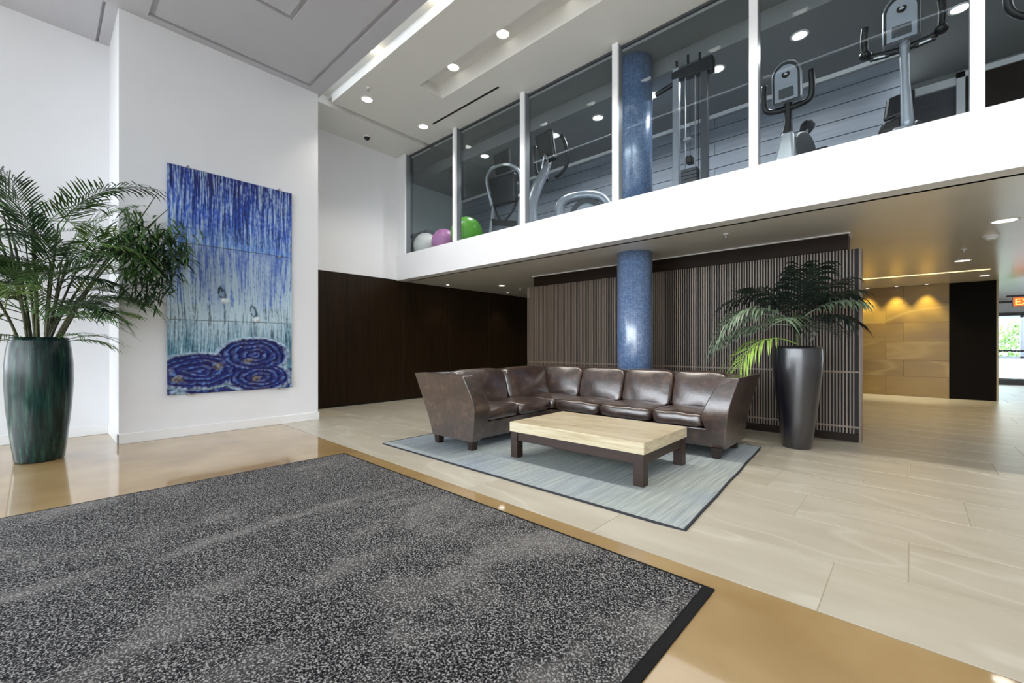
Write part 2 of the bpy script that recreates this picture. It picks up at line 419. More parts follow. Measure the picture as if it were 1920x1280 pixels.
# gallery glazing: jamb, mullions, panes
win = bpy.data.objects.new('window_1', None); COL.objects.link(win); win['kind'] = 'structure'; win['label'] = 'long glazed gallery front with white mullions'
win.location = (0, YB, 3.16)
mx_ = [-7.86,-6.195,-4.51,-2.845,-1.172,0.494,2.16,3.83,5.5]
for i, x in enumerate(mx_):
    wd = 0.10 if i == 0 else 0.085
    m_ = obj('mullion', MB().box(x-wd/2,x+wd/2,0.005,0.045,0,2.14), M_alum, win, bevel=0.004)
    obj('gasket', MB().box(x-wd/2+0.004,x+wd/2-0.004,0.045,0.155,0,2.14), M_mside, m_)
for a, b in zip(mx_, mx_[1:]):
    obj('pane', MB().box(a+0.03,b-0.03,0.130,0.138,0.0,2.139), M_glass, win)
obj('side_panel', MB().box(XD,mx_[0]-0.05,0.02,0.17,0,2.139), M_alum, win)
obj('bottom_rail', MB().box(mx_[0],6.4,0.11,0.15,0,0.03), M_gask, win)
obj('head_rail', MB().box(mx_[0],6.4,0.11,0.15,2.11,2.139), M_gask, win)

# street front behind the camera: tall openings between white piers
fr = MB(); XS = [-8.3,-5.6,-2.9,-0.2,2.5,5.2,6.6]
for x in XS: fr.box(x-0.09,x+0.09,-5.2,-5.0,0,ZC)
for z in (0.0,2.5,ZC-0.12): fr.box(-8.3,6.6,-5.18,-5.02,z,z+0.10).box(-8.25,-8.1,-5.0,-1.3,z,z+0.10)
fr.box(-8.25,-8.1,-3.2,-3.1,0,ZC)
struct('window_2', fr, mat('dark_facade_frame', lin(60,62,66), 0.4), 'tall street front glazing frame behind the viewer')
struct('ground', MB().box(-60,60,-80,-7,-0.5,-0.12).box(-60,60,25.5,90,-0.5,-0.12).box(-60,-9.4,-7,25.5,-0.5,-0.12), mat('pavement', lin(150,148,144), 0.8, nscale=3, namt=0.1), 'pavement outside')

# ------------------------------------------------------------------ lights of the room
def spot(name, loc, power, size=1.6, blend=0.7, col=(1,0.9,0.74), r=0.04, parent=None, rot=(0,0,0)):
    l = bpy.data.lights.new(name, 'SPOT'); l.energy = power; l.spot_size = size; l.spot_blend = blend; l.color = col; l.shadow_soft_size = r
    o = bpy.data.objects.new(name, l); COL.objects.link(o); o.location = loc; o.rotation_euler = rot
    if parent is not None: o.parent = parent
    return o
def downlight(x, y, z, label, group, power=25, r=0.085, tilt=(0,0,0), size=1.9, es=None, col=(1,0.95,0.86)):
    t = thing('downlight', label, 'ceiling light', (x, y, z), 0, group)
    obj('trim_ring', MB().lathe([(r*1.25,0.0),(r*1.25,-0.006),(r*1.0,-0.010),(r*0.98,-0.001)], 28, cap=False), M_lampring, t, smooth=True)
    obj('lens', MB().lathe([(r,-0.003),(r*0.6,-0.006),(0.001,-0.007)], 28), M_lamp, t)
    if power: spot('lamp', (0,0,-0.03), power, size, parent=t, rot=tilt, col=col)
    return t
for i, x in enumerate((-5.04,-4.0,-2.98,-1.95,-0.92,0.1,1.1,2.1)):
    lab = ['round lit downlight at the near wall end of the long ceiling recess','round lit downlight second in the long ceiling recess','round lit downlight cut by the top edge of the photo'][i] if i < 3 else '%s downlight of the long ceiling recess, seen only mirrored in the gallery glass' % ('fourth','fifth','sixth','seventh','last')[i-3]
    downlight(x, 4.24, ZC+0.16, lab, 'downlights in the long recess', 80)
downlight(-6.55, 3.65, ZC, 'round lit downlight near the dome camera end of the lobby ceiling', 'flush lobby downlights', 55)
downlight(-6.58, 4.81, ZC, 'round lit downlight beside the black slot diffuser', 'flush lobby downlights', 55)
# trough wall washers
for i, x in enumerate((-5.56,-4.2,-2.84,-1.48,-0.12,1.24,2.6)):
    t = thing('trough_lamp', ['small bright lamp in the ceiling trough nearer the corner','small bright lamp in the ceiling trough at the top edge of the photo'][i] if i < 2 else '%s lamp of the ceiling trough, seen only mirrored in the gallery glass' % ('third','fourth','fifth','sixth','last')[i-2], 'ceiling light', (x, 3.17, ZC+0.15), 0, 'lamps in the ceiling trough')
    obj('housing', MB().lathe([(0.045,0),(0.045,-0.05),(0.038,-0.055),(0.036,-0.01)], 20, cap=False), M_lampring, t, smooth=True)
    obj('lens', MB().lathe([(0.036,-0.03),(0.001,-0.034)], 20), M_lamp, t)
    l = bpy.data.lights.new('lamp', 'POINT'); l.energy = 0.6; l.color = (1,0.88,0.66); l.shadow_soft_size = 0.03
    o = bpy.data.objects.new('lamp', l); COL.objects.link(o); o.parent = t; o.location = (0,0.04,-0.075)
downlight(0.90, 7.33, ZL, 'large lit downlight in the low ceiling nearest the right edge', 'low ceiling downlights', 40, r=0.10)
downlight(0.80, 10.3, ZL, 'lit downlight in the low ceiling in front of the golden wall', 'low ceiling downlights', 85, r=0.09, col=(1,0.80,0.48))
downlight(-6.92, 7.30, ZL, 'lit downlight in the low ceiling near the dark panelling', 'low ceiling downlights', 25, r=0.075)
downlight(-6.95, 9.2, ZL, 'small lit downlight behind the slat screen end', 'low ceiling downlights', 20, r=0.06)
downlight(1.3, 4.0+0.85*0+8.8, ZL, 'lit downlight deep in the passage', 'low ceiling downlights', 25, r=0.07, col=(1,0.80,0.48))
for y in (6.35, 8.4):
    downlight(-7.75, y, ZL, ['small wall washing downlight above the dark panelling, nearer the viewer','small wall washing downlight above the dark panelling, farther back'][y > 7], 'panel wall washers', 12, r=0.04, size=1.5)
for x in (-0.55,-0.02,0.5):
    downlight(x, 13.68, ZL, '%s small grazing downlight close to the golden stone wall' % {-0.55:'leftmost',-0.02:'middle',0.5:'rightmost'}[x], 'golden wall grazers', 70, r=0.04, size=1.3, col=(1,0.90,0.62))
for x, w_ in ((-6.62,'exercise balls'),(-4.96,'silver elliptical trainer'),(-4.0,'drive housing of the silver elliptical'),(-2.96,'cable machine at the blue column side'),(-1.98,'cable machine toward the wide mullion'),(-0.96,'upright bike'),(0.56,'recumbent bike'),(2.2,'gym end outside the view')):
    downlight(x, {0.56:7.5,-6.62:6.45}.get(x,6.73), 5.30, 'gym ceiling downlight behind the gallery glass above the ' + w_, 'gym downlights', 60, r=0.085, size=2.7, col=(0.95,0.98,1))
sl = tag(obj('slot_light', MB().box(-2.5,1.26,11.74,11.88,ZL+0.085,ZL+0.105), mat('slot_glow', (1,1,1,1), 0.5, emit=(1,0.80,0.45,1), es=3.5)), 'glowing linear slot light in the low ceiling before the golden wall', 'ceiling light')

# small ceiling fittings
tag(obj('slot_diffuser', MB().box(-6.38,-4.69,4.855,4.895,ZC-0.004,ZC+0.004), M_dark, bevel=0.002), 'long black linear slot diffuser beside the gallery glass', 'vent')
def sprinkler(x, y, z, label):
    t = thing('sprinkler', label, 'sprinkler', (x, y, z), 0, 'sprinkler heads')
    obj('escutcheon', MB().lathe([(0.035,0),(0.034,-0.006),(0.012,-0.012)], 16), M_trimw, t, smooth=True)
    obj('stem', MB().lathe([(0.008,-0.01),(0.008,-0.045)], 10), M_steel, t)
    obj('deflector', MB().lathe([(0.02,-0.045),(0.02,-0.05)], 12), M_steel, t)
sprinkler(-6.25, 3.50, ZC, 'small sprinkler head beside the lobby ceiling trough')
sprinkler(-7.0, 8.05, ZL, 'small sprinkler head at the left end of the slat screen')
sprinkler(-1.62, 5.85, ZL, 'small sprinkler head in the low ceiling above the sofa')
sprinkler(0.72, 9.1, ZL, 'small sprinkler head past the smoke detector')
t = thing('smoke_detector', 'round white smoke detector between the two low ceiling downlights', 'smoke detector', (0.89, 8.2, ZL))
obj('base', MB().lathe([(0.075,0),(0.075,-0.018),(0.07,-0.022)], 24), M_trimw, t, smooth=True)
obj('chamber', MB().lathe([(0.055,-0.02),(0.05,-0.05),(0.035,-0.058)], 24), M_lampring, t, smooth=True)
t = thing('dome_camera', 'small black dome security camera at the ceiling corner', 'camera', (-7.70, 4.29, ZC))
obj('base', MB().lathe([(0.075,0),(0.072,-0.025),(0.06,-0.03)], 24), M_trimw, t, smooth=True)
obj('dome', MB().sphere((0,0,-0.03),0.055,20,12), M_black, t, smooth=True)

# ------------------------------------------------------------------ blue wall artwork: three relief panels
def smooth_noise(y, z, sy, sz, seed):
    return mnoise.noise(Vector((y*sy + seed*13.7, z*sz + seed*7.1, seed*3.3)))
art = thing('wall_artwork', 'tall blue textured three panel artwork with swirling rings on the white wall', 'artwork', (XP, 1.86, 0.56))
def art_mat():
    m, nt, p = base_mat('glazed_blue_relief')
    at = nt.nodes.new('ShaderNodeAttribute'); at.attribute_name = 'paint'
    nt.links.new(at.outputs['Color'], p.inputs['Base Color'])
    p.inputs['Roughness'].default_value = 0.32
    return m
M_art = art_mat()
def lerp3(a, b, t): return tuple(a[i]*(1-t)+b[i]*t for i in range(3))
DTEAL = np.array(lin(40,74,92)[:3])
DEEP, COB, SKY, PALE, TEAL, INK = (np.array(lin(*c)[:3]) for c in ((26,44,132),(46,92,196),(112,156,222),(190,216,232),(80,132,156),(12,16,66)))
SWIRL = [(-0.43,0.30,0.50,0.235),(0.24,0.50,0.46,0.25),(0.32,0.17,0.42,0.20)]   # y, z, ry, rz about the panel's lower centre
DENT = [(-0.16,1.34),(0.24,1.10)]
def paint(y, z):
    """returns relief height and colour"""
    wob = 0.03*smooth_noise(y, z, 3, 1.2, 1)
    s = smooth_noise(y+wob, z, 30, 1.6, 2); s2 = smooth_noise(y+wob, z, 78, 4.0, 3); s3 = smooth_noise(y, z, 8, 1.0, 4); rgh = smooth_noise(y, z, 45, 22, 9)
    t = z/3.0
    if t > 0.667: base = lerp3(lerp3(SKY, COB, min(1, max(0, (t-0.64)/0.13 + 0.4*s3))), DEEP, min(1, max(0, (t-0.80)/0.22 + 0.5*s3)))
    elif t > 0.33: base = lerp3(PALE, COB, min(0.85, max(0, (t-0.40)/0.36 + 0.35*s3)))
    else: base = lerp3(TEAL, PALE, min(1, max(0, (t-0.20)/0.16 + 0.4*s3)))
    k = 0.75*s + 1.0*s2 + 0.5*rgh + 0.08
    c = lerp3(base, PALE, min(0.7, max(0, k*0.9))) if k > 0 else lerp3(base, INK if t > 0.70 else (COB if t > 0.40 else DTEAL), min(0.8, -k*1.35))
    h = 0.014*max(-0.6, min(0.9, 0.8*s + 0.8*s2)) + 0.004*rgh
    best = None
    for (cy, cz, ry, rz) in SWIRL:
        a = (y-cy)/ry; b = (z-cz)/rz; r = math.hypot(a, b); r += 0.05*smooth_noise(y, z, 7, 9, 5)
        if r < 1.12 and (best is None or r < best[0]): best = (r, math.atan2(b, a))
    if z < 0.30 and best is None: best = (1.0 + 0.5*smooth_noise(y, z, 5, 5, 11), 0.0)
    if best:
        r, th = best; n = smooth_noise(y, z, 26, 26, 6); ph = math.sin(r*27 + 2.2*smooth_noise(y, z, 6, 8, 12)) + 0.5*smooth_noise(y, z, 14, 60, 13)
        rc = lerp3(INK, DEEP, 0.5+0.5*n)
        rc = lerp3(rc, SKY, max(0, ph*0.8 + 0.9*n - 0.45)*0.7)
        if r > 0.9: rc = lerp3(rc, PALE, min(0.75, max(0, (r-0.9)*4.0 + 0.5*n)))
        e = min(1, max(0, (1.12-r)/0.08)); c = lerp3(c, rc, e); h = h*(1-e) + e*(0.012*ph*0.7 + 0.006*n + 0.014*math.exp(-((r-0.98)/0.09)**2))
    for (dy, dz) in DENT:
        wv_ = 0.35*smooth_noise(y, z, 20, 20, 14)
        q = ((y-dy+0.25*(z-dz-0.03))/0.05)**2 + ((z-dz-0.03)/0.095)**2 + wv_
        if q < 1.2: e = max(0, 1-q/1.2); h -= 0.03*e; c = lerp3(c, (0.008,0.045,0.08), min(1, e*1.7))
        q = ((y-dy-0.03)/0.055)**2 + ((z-dz+0.075)/0.045)**2 + wv_
        if q < 1.2: e = max(0, 1-q/1.2); h += 0.03*e; c = lerp3(c, (0.72,0.80,0.85), min(1, e*1.5))
    for (dy, dz) in ((-0.20,0.36),(0.16,0.42),(0.27,0.16),(-0.66,0.20)):
        q = ((y-dy)/0.07)**2 + ((z-dz)/0.045)**2 + 1.2*smooth_noise(y, z, 40, 40, 8)
        if q < 1: c = lerp3(c, (0.36,0.31,0.10), 0.6*(1-q)*(0.5+0.5*s2)+0.15); h += 0.008*(1-q)
    return h, c
def art_panel(z0, z1, label):
    ny, nz = 280, int((z1-z0)*110)
    vs, cs, fs = [], [], []
    for j in range(nz+1):
        z = z0 + (z1-z0)*j/nz
        for i in range(ny+1):
            y = -0.76 + 1.52*i/ny; h, c = paint(y, z)
            vs.append((0.042+h, y, z)); cs.append(c)
    W = ny+1
    for j in range(nz):
        for i in range(ny): fs.append((j*W+i, j*W+i+1, (j+1)*W+i+1, (j+1)*W+i))
    # edges and back so the panel is a slab
    ring = [i for i in range(W)] + [j*W+ny for j in range(1,nz+1)] + [nz*W+i for i in range(ny-1,-1,-1)] + [j*W for j in range(nz-1,0,-1)]
    o0 = len(vs)
    for r in ring: vs.append((0.02, vs[r][1], vs[r][2])); cs.append(cs[r])
    nR = len(ring)
    for k in range(nR): fs.append((ring[k], o0+k, o0+(k+1)%nR, ring[(k+1)%nR]))
    fs.append(tuple(o0+k for k in range(nR-1,-1,-1)))
    me = bpy.data.meshes.new('art_panel'); me.from_pydata(vs, [], fs); me.update()
    at = me.color_attributes.new('paint', 'FLOAT_COLOR', 'POINT')
    at.data.foreach_set('color', np.array([list(c)+[1.0] for c in cs], dtype=np.float32).ravel())
    return link('art_panel', me, M_art, art, smooth=True, label=label)
art_panel(2.0, 3.0, 'deep blue top panel'); art_panel(0.985, 1.994, 'pale blue middle panel'); art_panel(0.0, 0.979, 'dark blue swirling bottom panel')
for (y, z) in ((-0.55,1.99),(0.57,1.99),(-0.55,0.0),(0.57,0.0),(-0.55,3.0),(0.57,3.0)):
    obj('standoff', MB().disc((0.04,y,z),0.018,(1,0,0),0.08,14), M_steel, art)

# ------------------------------------------------------------------ entrance mat
def mat_mat():
    m, nt, p = base_mat('speckled_mat')
    tc = nt.nodes.new('ShaderNodeTexCoord')
    n1 = nt.nodes.new('ShaderNodeTexNoise'); n1.inputs['Scale'].default_value = 112; n1.inputs['Detail'].default_value = 3; n1.inputs['Roughness'].default_value = 0.75
    n2 = nt.nodes.new('ShaderNodeTexNoise'); n2.inputs['Scale'].default_value = 1.3; n2.inputs['Detail'].default_value = 7; n2.inputs['Roughness'].default_value = 0.62
    n3 = nt.nodes.new('ShaderNodeTexNoise'); n3.inputs['Scale'].default_value = 2.3; n3.inputs['Detail'].default_value = 4; nt.links.new(tc.outputs['Object'], n3.inputs['Vector'])
    mpn = nt.nodes.new('ShaderNodeMapping'); mpn.inputs['Scale'].default_value = (1.1, 0.9, 1)
    wv = nt.nodes.new('ShaderNodeTexWave'); wv.bands_direction = 'X'; wv.inputs['Scale'].default_value = 26; wv.inputs['Distortion'].default_value = 0.3
    for n_ in (n1, wv, mpn): nt.links.new(tc.outputs['Object'], n_.inputs[0])
    nt.links.new(mpn.outputs[0], n2.inputs['Vector'])
    r1 = ramp(nt, n1.outputs['Fac'], [(0.41, lin(6,6,9)), (0.51, lin(52,51,54)), (0.62, lin(176,174,172))])
    r2 = ramp(nt, n2.outputs['Fac'], [(0.50, (0,0,0,1)), (0.74, (1,1,1,1))])
    mx = nt.nodes.new('ShaderNodeMix'); mx.data_type = 'RGBA'; mx.blend_type = 'MIX'
    sc = nt.nodes.new('ShaderNodeMath'); sc.operation = 'MULTIPLY'; sc.inputs[1].default_value = 0.45
    sx = nt.nodes.new('ShaderNodeSeparateXYZ'); nt.links.new(tc.outputs['Object'], sx.inputs[0])
    def mth(op, a, b):
        n_ = nt.nodes.new('ShaderNodeMath'); n_.operation = op; nt.links.new(a, n_.inputs[0])
        if isinstance(b, float): n_.inputs[1].default_value = b
        else: nt.links.new(b, n_.inputs[1])
        return n_.outputs[0]
    # two worn lines trodden into the pile, running along the mat
    wob = mth('MULTIPLY', mth('SUBTRACT', n2.outputs['Fac'], 0.5), 0.5)
    tot = r2.outputs[0]
    for x0_, wd_, amp in ((0.50,0.10,0.9),(-0.42,0.12,0.6)):
        dist = nt.nodes.new('ShaderNodeMath'); dist.operation = 'ABSOLUTE'; nt.links.new(mth('ADD', mth('ADD', sx.outputs[0], x0_), wob), dist.inputs[0])
        rr2 = ramp(nt, dist.outputs[0], [(0.0,(amp,)*3+(1,)),(wd_,(0,0,0,1))]); brk = ramp(nt, n3.outputs['Fac'], [(0.42,(0.1,0.1,0.1,1)),(0.6,(1,1,1,1))]); tot = mth('MAXIMUM', tot, mth('MULTIPLY', rr2.outputs[0], brk.outputs[0]))
    nt.links.new(tot, sc.inputs[0]); nt.links.new(sc.outputs[0], mx.inputs['Factor'])
    nt.links.new(r1.outputs[0], mx.inputs['A']); mx.inputs['B'].default_value = lin(160,156,152)
    nt.links.new(mx.outputs['Result'], p.inputs['Base Color'])
    p.inputs['Roughness'].default_value = 0.95; p.inputs['Specular IOR Level'].default_value = 0.1
    ad = nt.nodes.new('ShaderNodeMath'); ad.operation = 'ADD'; nt.links.new(n1.outputs['Fac'], ad.inputs[0])
    s3 = nt.nodes.new('ShaderNodeMath'); s3.operation = 'MULTIPLY'; s3.inputs[1].default_value = 0.08; nt.links.new(wv.outputs['Fac'], s3.inputs[0]); nt.links.new(s3.outputs[0], ad.inputs[1])
    bp = nt.nodes.new('ShaderNodeBump'); bp.inputs['Strength'].default_value = 0.8; bp.inputs['Distance'].default_value = 0.008
    nt.links.new(ad.outputs[0], bp.inputs['Height']); nt.links.new(bp.outputs[0], p.inputs['Normal'])
    return m
em = thing('entrance_mat', 'large speckled grey entrance mat with black rubber edge in the foreground', 'mat', (-2.62, 2.245, 0), -0.0133)
mw, ml_ = 1.955, 6.2
obj('carpet', MB().box(-mw+0.03,mw-0.05,-ml_+0.05,-0.022,0.001,0.011), mat_mat(), em)
bd = MB()
for (a, b) in (((-mw,-ml_),(mw,-ml_+0.05)),((-mw,-0.022),(mw,0)),((-mw,-ml_+0.05),(-mw+0.03,-0.022)),((mw-0.05,-ml_+0.05),(mw,-0.022))):
    bd.box(a[0],b[0],a[1],b[1],0.0005,0.008)
obj('rubber_edge', bd, mat('black_rubber', (0.006,0.006,0.007,1), 0.7, spec=0.15, nscale=50, namt=0.3), em)

# ------------------------------------------------------------------ blue grey rug
def rug_mat():
    m, nt, p = base_mat('blue_grey_weave')
    tc = nt.nodes.new('ShaderNodeTexCoord')
    mp = nt.nodes.new('ShaderNodeMapping'); mp.inputs['Scale'].default_value = (42, 1.3, 1)
    n1 = nt.nodes.new('ShaderNodeTexNoise'); n1.inputs['Scale'].default_value = 1; n1.inputs['Detail'].default_value = 6; n1.inputs['Roughness'].default_value = 0.7
    n2 = nt.nodes.new('ShaderNodeTexNoise'); n2.inputs['Scale'].default_value = 0.9; n2.inputs['Detail'].default_value = 3
    n3 = nt.nodes.new('ShaderNodeTexNoise'); n3.inputs['Scale'].default_value = 160; n3.inputs['Detail'].default_value = 2
    nt.links.new(tc.outputs['Object'], mp.inputs[0]); nt.links.new(mp.outputs[0], n1.inputs['Vector'])
    nt.links.new(tc.outputs['Object'], n2.inputs['Vector']); nt.links.new(tc.outputs['Object'], n3.inputs['Vector'])
    r1 = ramp(nt, n1.outputs['Fac'], [(0.28, lin(104,116,124)), (0.5, lin(160,169,172)), (0.72, lin(206,210,208))])
    r2 = ramp(nt, n2.outputs['Fac'], [(0.35, lin(130,144,164)), (0.65, lin(166,172,160))])
    mx = nt.nodes.new('ShaderNodeMix'); mx.data_type = 'RGBA'; mx.inputs['Factor'].default_value = 0.45
    nt.links.new(r1.outputs[0], mx.inputs['A']); nt.links.new(r2.outputs[0], mx.inputs['B']); nt.links.new(mx.outputs['Result'], p.inputs['Base Color'])
    p.inputs['Roughness'].default_value = 0.9; p.inputs['Specular IOR Level'].default_value = 0.15
    ad = nt.nodes.new('ShaderNodeMath'); nt.links.new(n1.outputs['Fac'], ad.inputs[0]); nt.links.new(n3.outputs['Fac'], ad.inputs[1])
    bp = nt.nodes.new('ShaderNodeBump'); bp.inputs['Strength'].default_value = 0.4; bp.inputs['Distance'].default_value = 0.005
    nt.links.new(ad.outputs[0], bp.inputs['Height']); nt.links.new(bp.outputs[0], p.inputs['Normal'])
    return m
rug = thing('area_rug', 'blue grey streaked area rug under the sofa and low table', 'rug', (-2.9, 4.2, 0))
def rug_outline(grow):
    pts = []
    c = [(-4.66,2.815),(-1.03,2.80),(-1.20,5.70),(-4.70,5.74)]
    for k in range(4):
        a, b = c[k], c[(k+1)%4]
        for i in range(24):
            t = i/24; w_ = 0.004*math.sin(i*0.9+k*2)*(1 if k == 1 else 0.3)*math.sin(math.pi*t)
            x = a[0]*(1-t)+b[0]*t; y = a[1]*(1-t)+b[1]*t
            nx, ny = ((0,-1),(1,0),(0,1),(-1,0))[k]
            pts.append((x+nx*(w_+grow)+2.9, y+ny*(w_+grow)-4.2))
    return pts
o_in = rug_outline(0)
obj('pile', MB().loft([(x,y,0.0008) for x,y in o_in],[(x,y,0.010) for x,y in o_in]), rug_mat(), rug)
o_out = rug_outline(0.016); nR = len(o_in); rb = MB()
rb.add([(x,y,0.0006) for x,y in o_out]+[(x,y,0.012) for x,y in o_out]+[(x,y,0.012) for x,y in o_in]+[(x,y,0.0006) for x,y in o_in],
   [(k,(k+1)%nR,nR+(k+1)%nR,nR+k) for k in range(nR)]+[(nR+k,nR+(k+1)%nR,2*nR+(k+1)%nR,2*nR+k) for k in range(nR)]+[(2*nR+k,2*nR+(k+1)%nR,3*nR+(k+1)%nR,3*nR+k) for k in range(nR)])
obj('binding', rb, mat('dark_binding', lin(42,44,50), 0.9, nscale=60, namt=0.2), rug)

# ------------------------------------------------------------------ sectional sofa
def leather_mat():
    m, nt, p = base_mat('brown_leather')
    tc = nt.nodes.new('ShaderNodeTexCoord')
    n1 = nt.nodes.new('ShaderNodeTexNoise'); n1.inputs['Scale'].default_value = 9; n1.inputs['Detail'].default_value = 8; n1.inputs['Roughness'].default_value = 0.7
    n2 = nt.nodes.new('ShaderNodeTexNoise'); n2.inputs['Scale'].default_value = 240; n2.inputs['Detail'].default_value = 2
    n3 = nt.nodes.new('ShaderNodeTexNoise'); n3.inputs['Scale'].default_value = 11; n3.inputs['Detail'].default_value = 3; n3.inputs['Distortion'].default_value = 1.2
    for n_ in (n1,n2,n3): nt.links.new(tc.outputs['Object'], n_.inputs['Vector'])
    r = ramp(nt, n1.outputs['Fac'], [(0.3, lin(28,16,11)), (0.52, lin(58,38,30)), (0.75, lin(108,80,66))])
    nt.links.new(r.outputs[0], p.inputs['Base Color'])
    p.inputs['Roughness'].default_value = 0.34; p.inputs['Specular IOR Level'].default_value = 1.0; p.inputs['Coat Weight'].default_value = 1.0; p.inputs['Coat Roughness'].default_value = 0.26; p.inputs['Coat IOR'].default_value = 1.65
    ad = nt.nodes.new('ShaderNodeMath'); ad.operation = 'MULTIPLY_ADD'; ad.inputs[1].default_value = 0.12
    nt.links.new(n2.outputs['Fac'], ad.inputs[0]); nt.links.new(n3.outputs['Fac'], ad.inputs[2])
    bp = nt.nodes.new('ShaderNodeBump'); bp.inputs['Strength'].default_value = 0.35; bp.inputs['Distance'].default_value = 0.012
    nt.links.new(ad.outputs[0], bp.inputs['Height']); nt.links.new(bp.outputs[0], p.inputs['Normal'])
    return m
M_lea = leather_mat()
sofa = thing('sectional_sofa', 'L shaped dark brown leather sectional sofa with flared arms on the rug', 'sofa', (-3.9, 5.2, 0.012))
ox, oy = 3.9, -5.2
def T(x, y, z): return (x+ox, y+oy, z-0.012)
def cushion(name, f, bul=(0.03,0.0,0.03), n=(14,14,6), rr=0.22, wr=0.004, seed=0):
    """pillow-like block; f maps the unit cube [-1,1]^3 to sofa space"""
    mb = MB()
    def surf(a, b, c):
        # rounded cube point, then puffed along w
        e = 7.0
        m_ = (abs(a)**e+abs(b)**e+abs(c)**e)**(1/e) or 1
        a, b, c = a/m_*1.0, b/m_*1.0, c/m_*1.0
        pf = (1-a*a)*(1-b*b)
        wv = wr*mnoise.noise(Vector((a*3+seed*5, b*3, c*2+seed)))*2
        wv += wr*1.3*math.sin((a*7+b*2+seed)+2*mnoise.noise(Vector((a*2,b*2,seed*3.1))))*(max(abs(a),abs(b))**3)
        return f(a, b, c, pf, wv)
    def face(k, sgn):
        nu, nv = [n[j] for j in range(3) if j != k]
        vs = []; fs = []
        for j in range(nv+1):
            for i in range(nu+1):
                u = math.sin((-1+2*i/nu)*math.pi/2*0.999); v = math.sin((-1+2*j/nv)*math.pi/2*0.999)
                p = [0,0,0]; q = [jj for jj in range(3) if jj != k]; p[q[0]] = u; p[q[1]] = v; p[k] = sgn
                vs.append(surf(*p))
        for j in range(nv):
            for i in range(nu):
                q = (j*(nu+1)+i, j*(nu+1)+i+1, (j+1)*(nu+1)+i+1, (j+1)*(nu+1)+i)
                fs.append(q if (sgn > 0) == (k != 1) else q[::-1])
        mb.add(vs, fs)
    for k in range(3):
        for s_ in (-1,1): face(k, s_)
    me = mb.mesh(name)
    b = bmesh.new(); b.from_mesh(me); bmesh.ops.remove_doubles(b, verts=b.verts, dist=0.0006); bmesh.ops.recalc_face_normals(b, faces=b.faces); b.to_mesh(me); b.free()
    return link(name, me, M_lea, sofa, smooth=True)
def seat(x0, x1, y0, y1, seed, front):
    def f(a, b, c, pf, wv):
        x = (x0+x1)/2 + a*(x1-x0)/2*0.992; y = (y0+y1)/2 + b*(y1-y0)/2*0.992
        z = 0.39 + c*0.075 + (0.035*pf if c > 0 else 0) + wv
        if front == 'y': y -= 0.02*(1-a*a)*(b < 0)*abs(b); 
        if front == 'x': x += 0.02*(1-b*b)*(a > 0)*abs(a)
        return T(x, y, z)
    cushion('seat_cushion', f, seed=seed)
for i, (x0, x1) in enumerate(((-3.52,-2.83),(-2.83,-2.13),(-2.13,-1.54))): seat(x0, x1, 4.74, 5.34, i+1, 'y')
seat(-4.08, -3.52, 4.74, 5.34, 5, '')
for i, (y0, y1) in enumerate(((3.46,4.09),(4.09,4.74))): seat(-4.08, -3.55, y0, y1, i+7, 'x')
def back_long(x0, x1, seed):
    def f(a, b, c, pf, wv):     # a along x, b along z, c depth (front negative y)
        x = (x0+x1)/2 + a*(x1-x0)/2*0.985; z = 0.66 + b*0.225
        y = 5.385 + 0.07*b + c*0.075 + (-(0.05*pf) if c < 0 else 0) + wv
        return T(x, y, z + 0.012*(1-a*a)*(b > 0)*b)
    cushion('back_cushion', f, n=(14,12,5), seed=seed)
for i, (x0, x1) in enumerate(((-4.13,-3.46),(-3.46,-2.775),(-2.775,-2.10),(-2.10,-1.475))): back_long(x0, x1, i+11)
def back_left(y0, y1, seed):
    def f(a, b, c, pf, wv):
        y = (y0+y1)/2 + a*(y1-y0)/2*0.985; z = 0.66 + b*0.225
        x = -4.10 - 0.07*b - c*0.075 + ((0.05*pf) if c < 0 else 0) - wv
        return T(x, y, z + 0.012*(1-a*a)*(b > 0)*b)
    cushion('back_cushion', f, n=(14,12,5), seed=seed)
back_left(3.43, 4.36, 21); back_left(4.36, 5.30, 22)
# frames
obj('seat_base', MB().loft([T(*p) for p in ((-4.24,3.36,0.115),(-3.60,3.36,0.115),(-3.60,4.80,0.115),(-1.42,4.80,0.115),(-1.42,5.48,0.115),(-4.24,5.48,0.115))],
    [T(*p) for p in ((-4.24,3.36,0.315),(-3.57,3.36,0.315),(-3.57,4.76,0.315),(-1.46,4.76,0.315),(-1.46,5.48,0.315),(-4.24,5.48,0.315))]), M_lea, sofa, bevel=0.012)
def back_frame(pb, pt): obj('back_frame', MB().hexa([T(*p) for p in pb], [T(*p) for p in pt]), M_lea, sofa, bevel=0.025, segs=3, smooth=False)
back_frame([(-4.25,3.36,0.115),(-4.13,3.36,0.115),(-4.13,5.5,0.115),(-4.25,5.5,0.115)], [(-4.42,3.24,0.865),(-4.26,3.24,0.865),(-4.26,5.66,0.865),(-4.42,5.66,0.865)])
back_frame([(-4.25,5.40,0.115),(-1.40,5.40,0.115),(-1.40,5.52,0.115),(-4.25,5.52,0.115)], [(-4.40,5.54,0.865),(-1.30,5.54,0.865),(-1.30,5.69,0.865),(-4.40,5.69,0.865)])
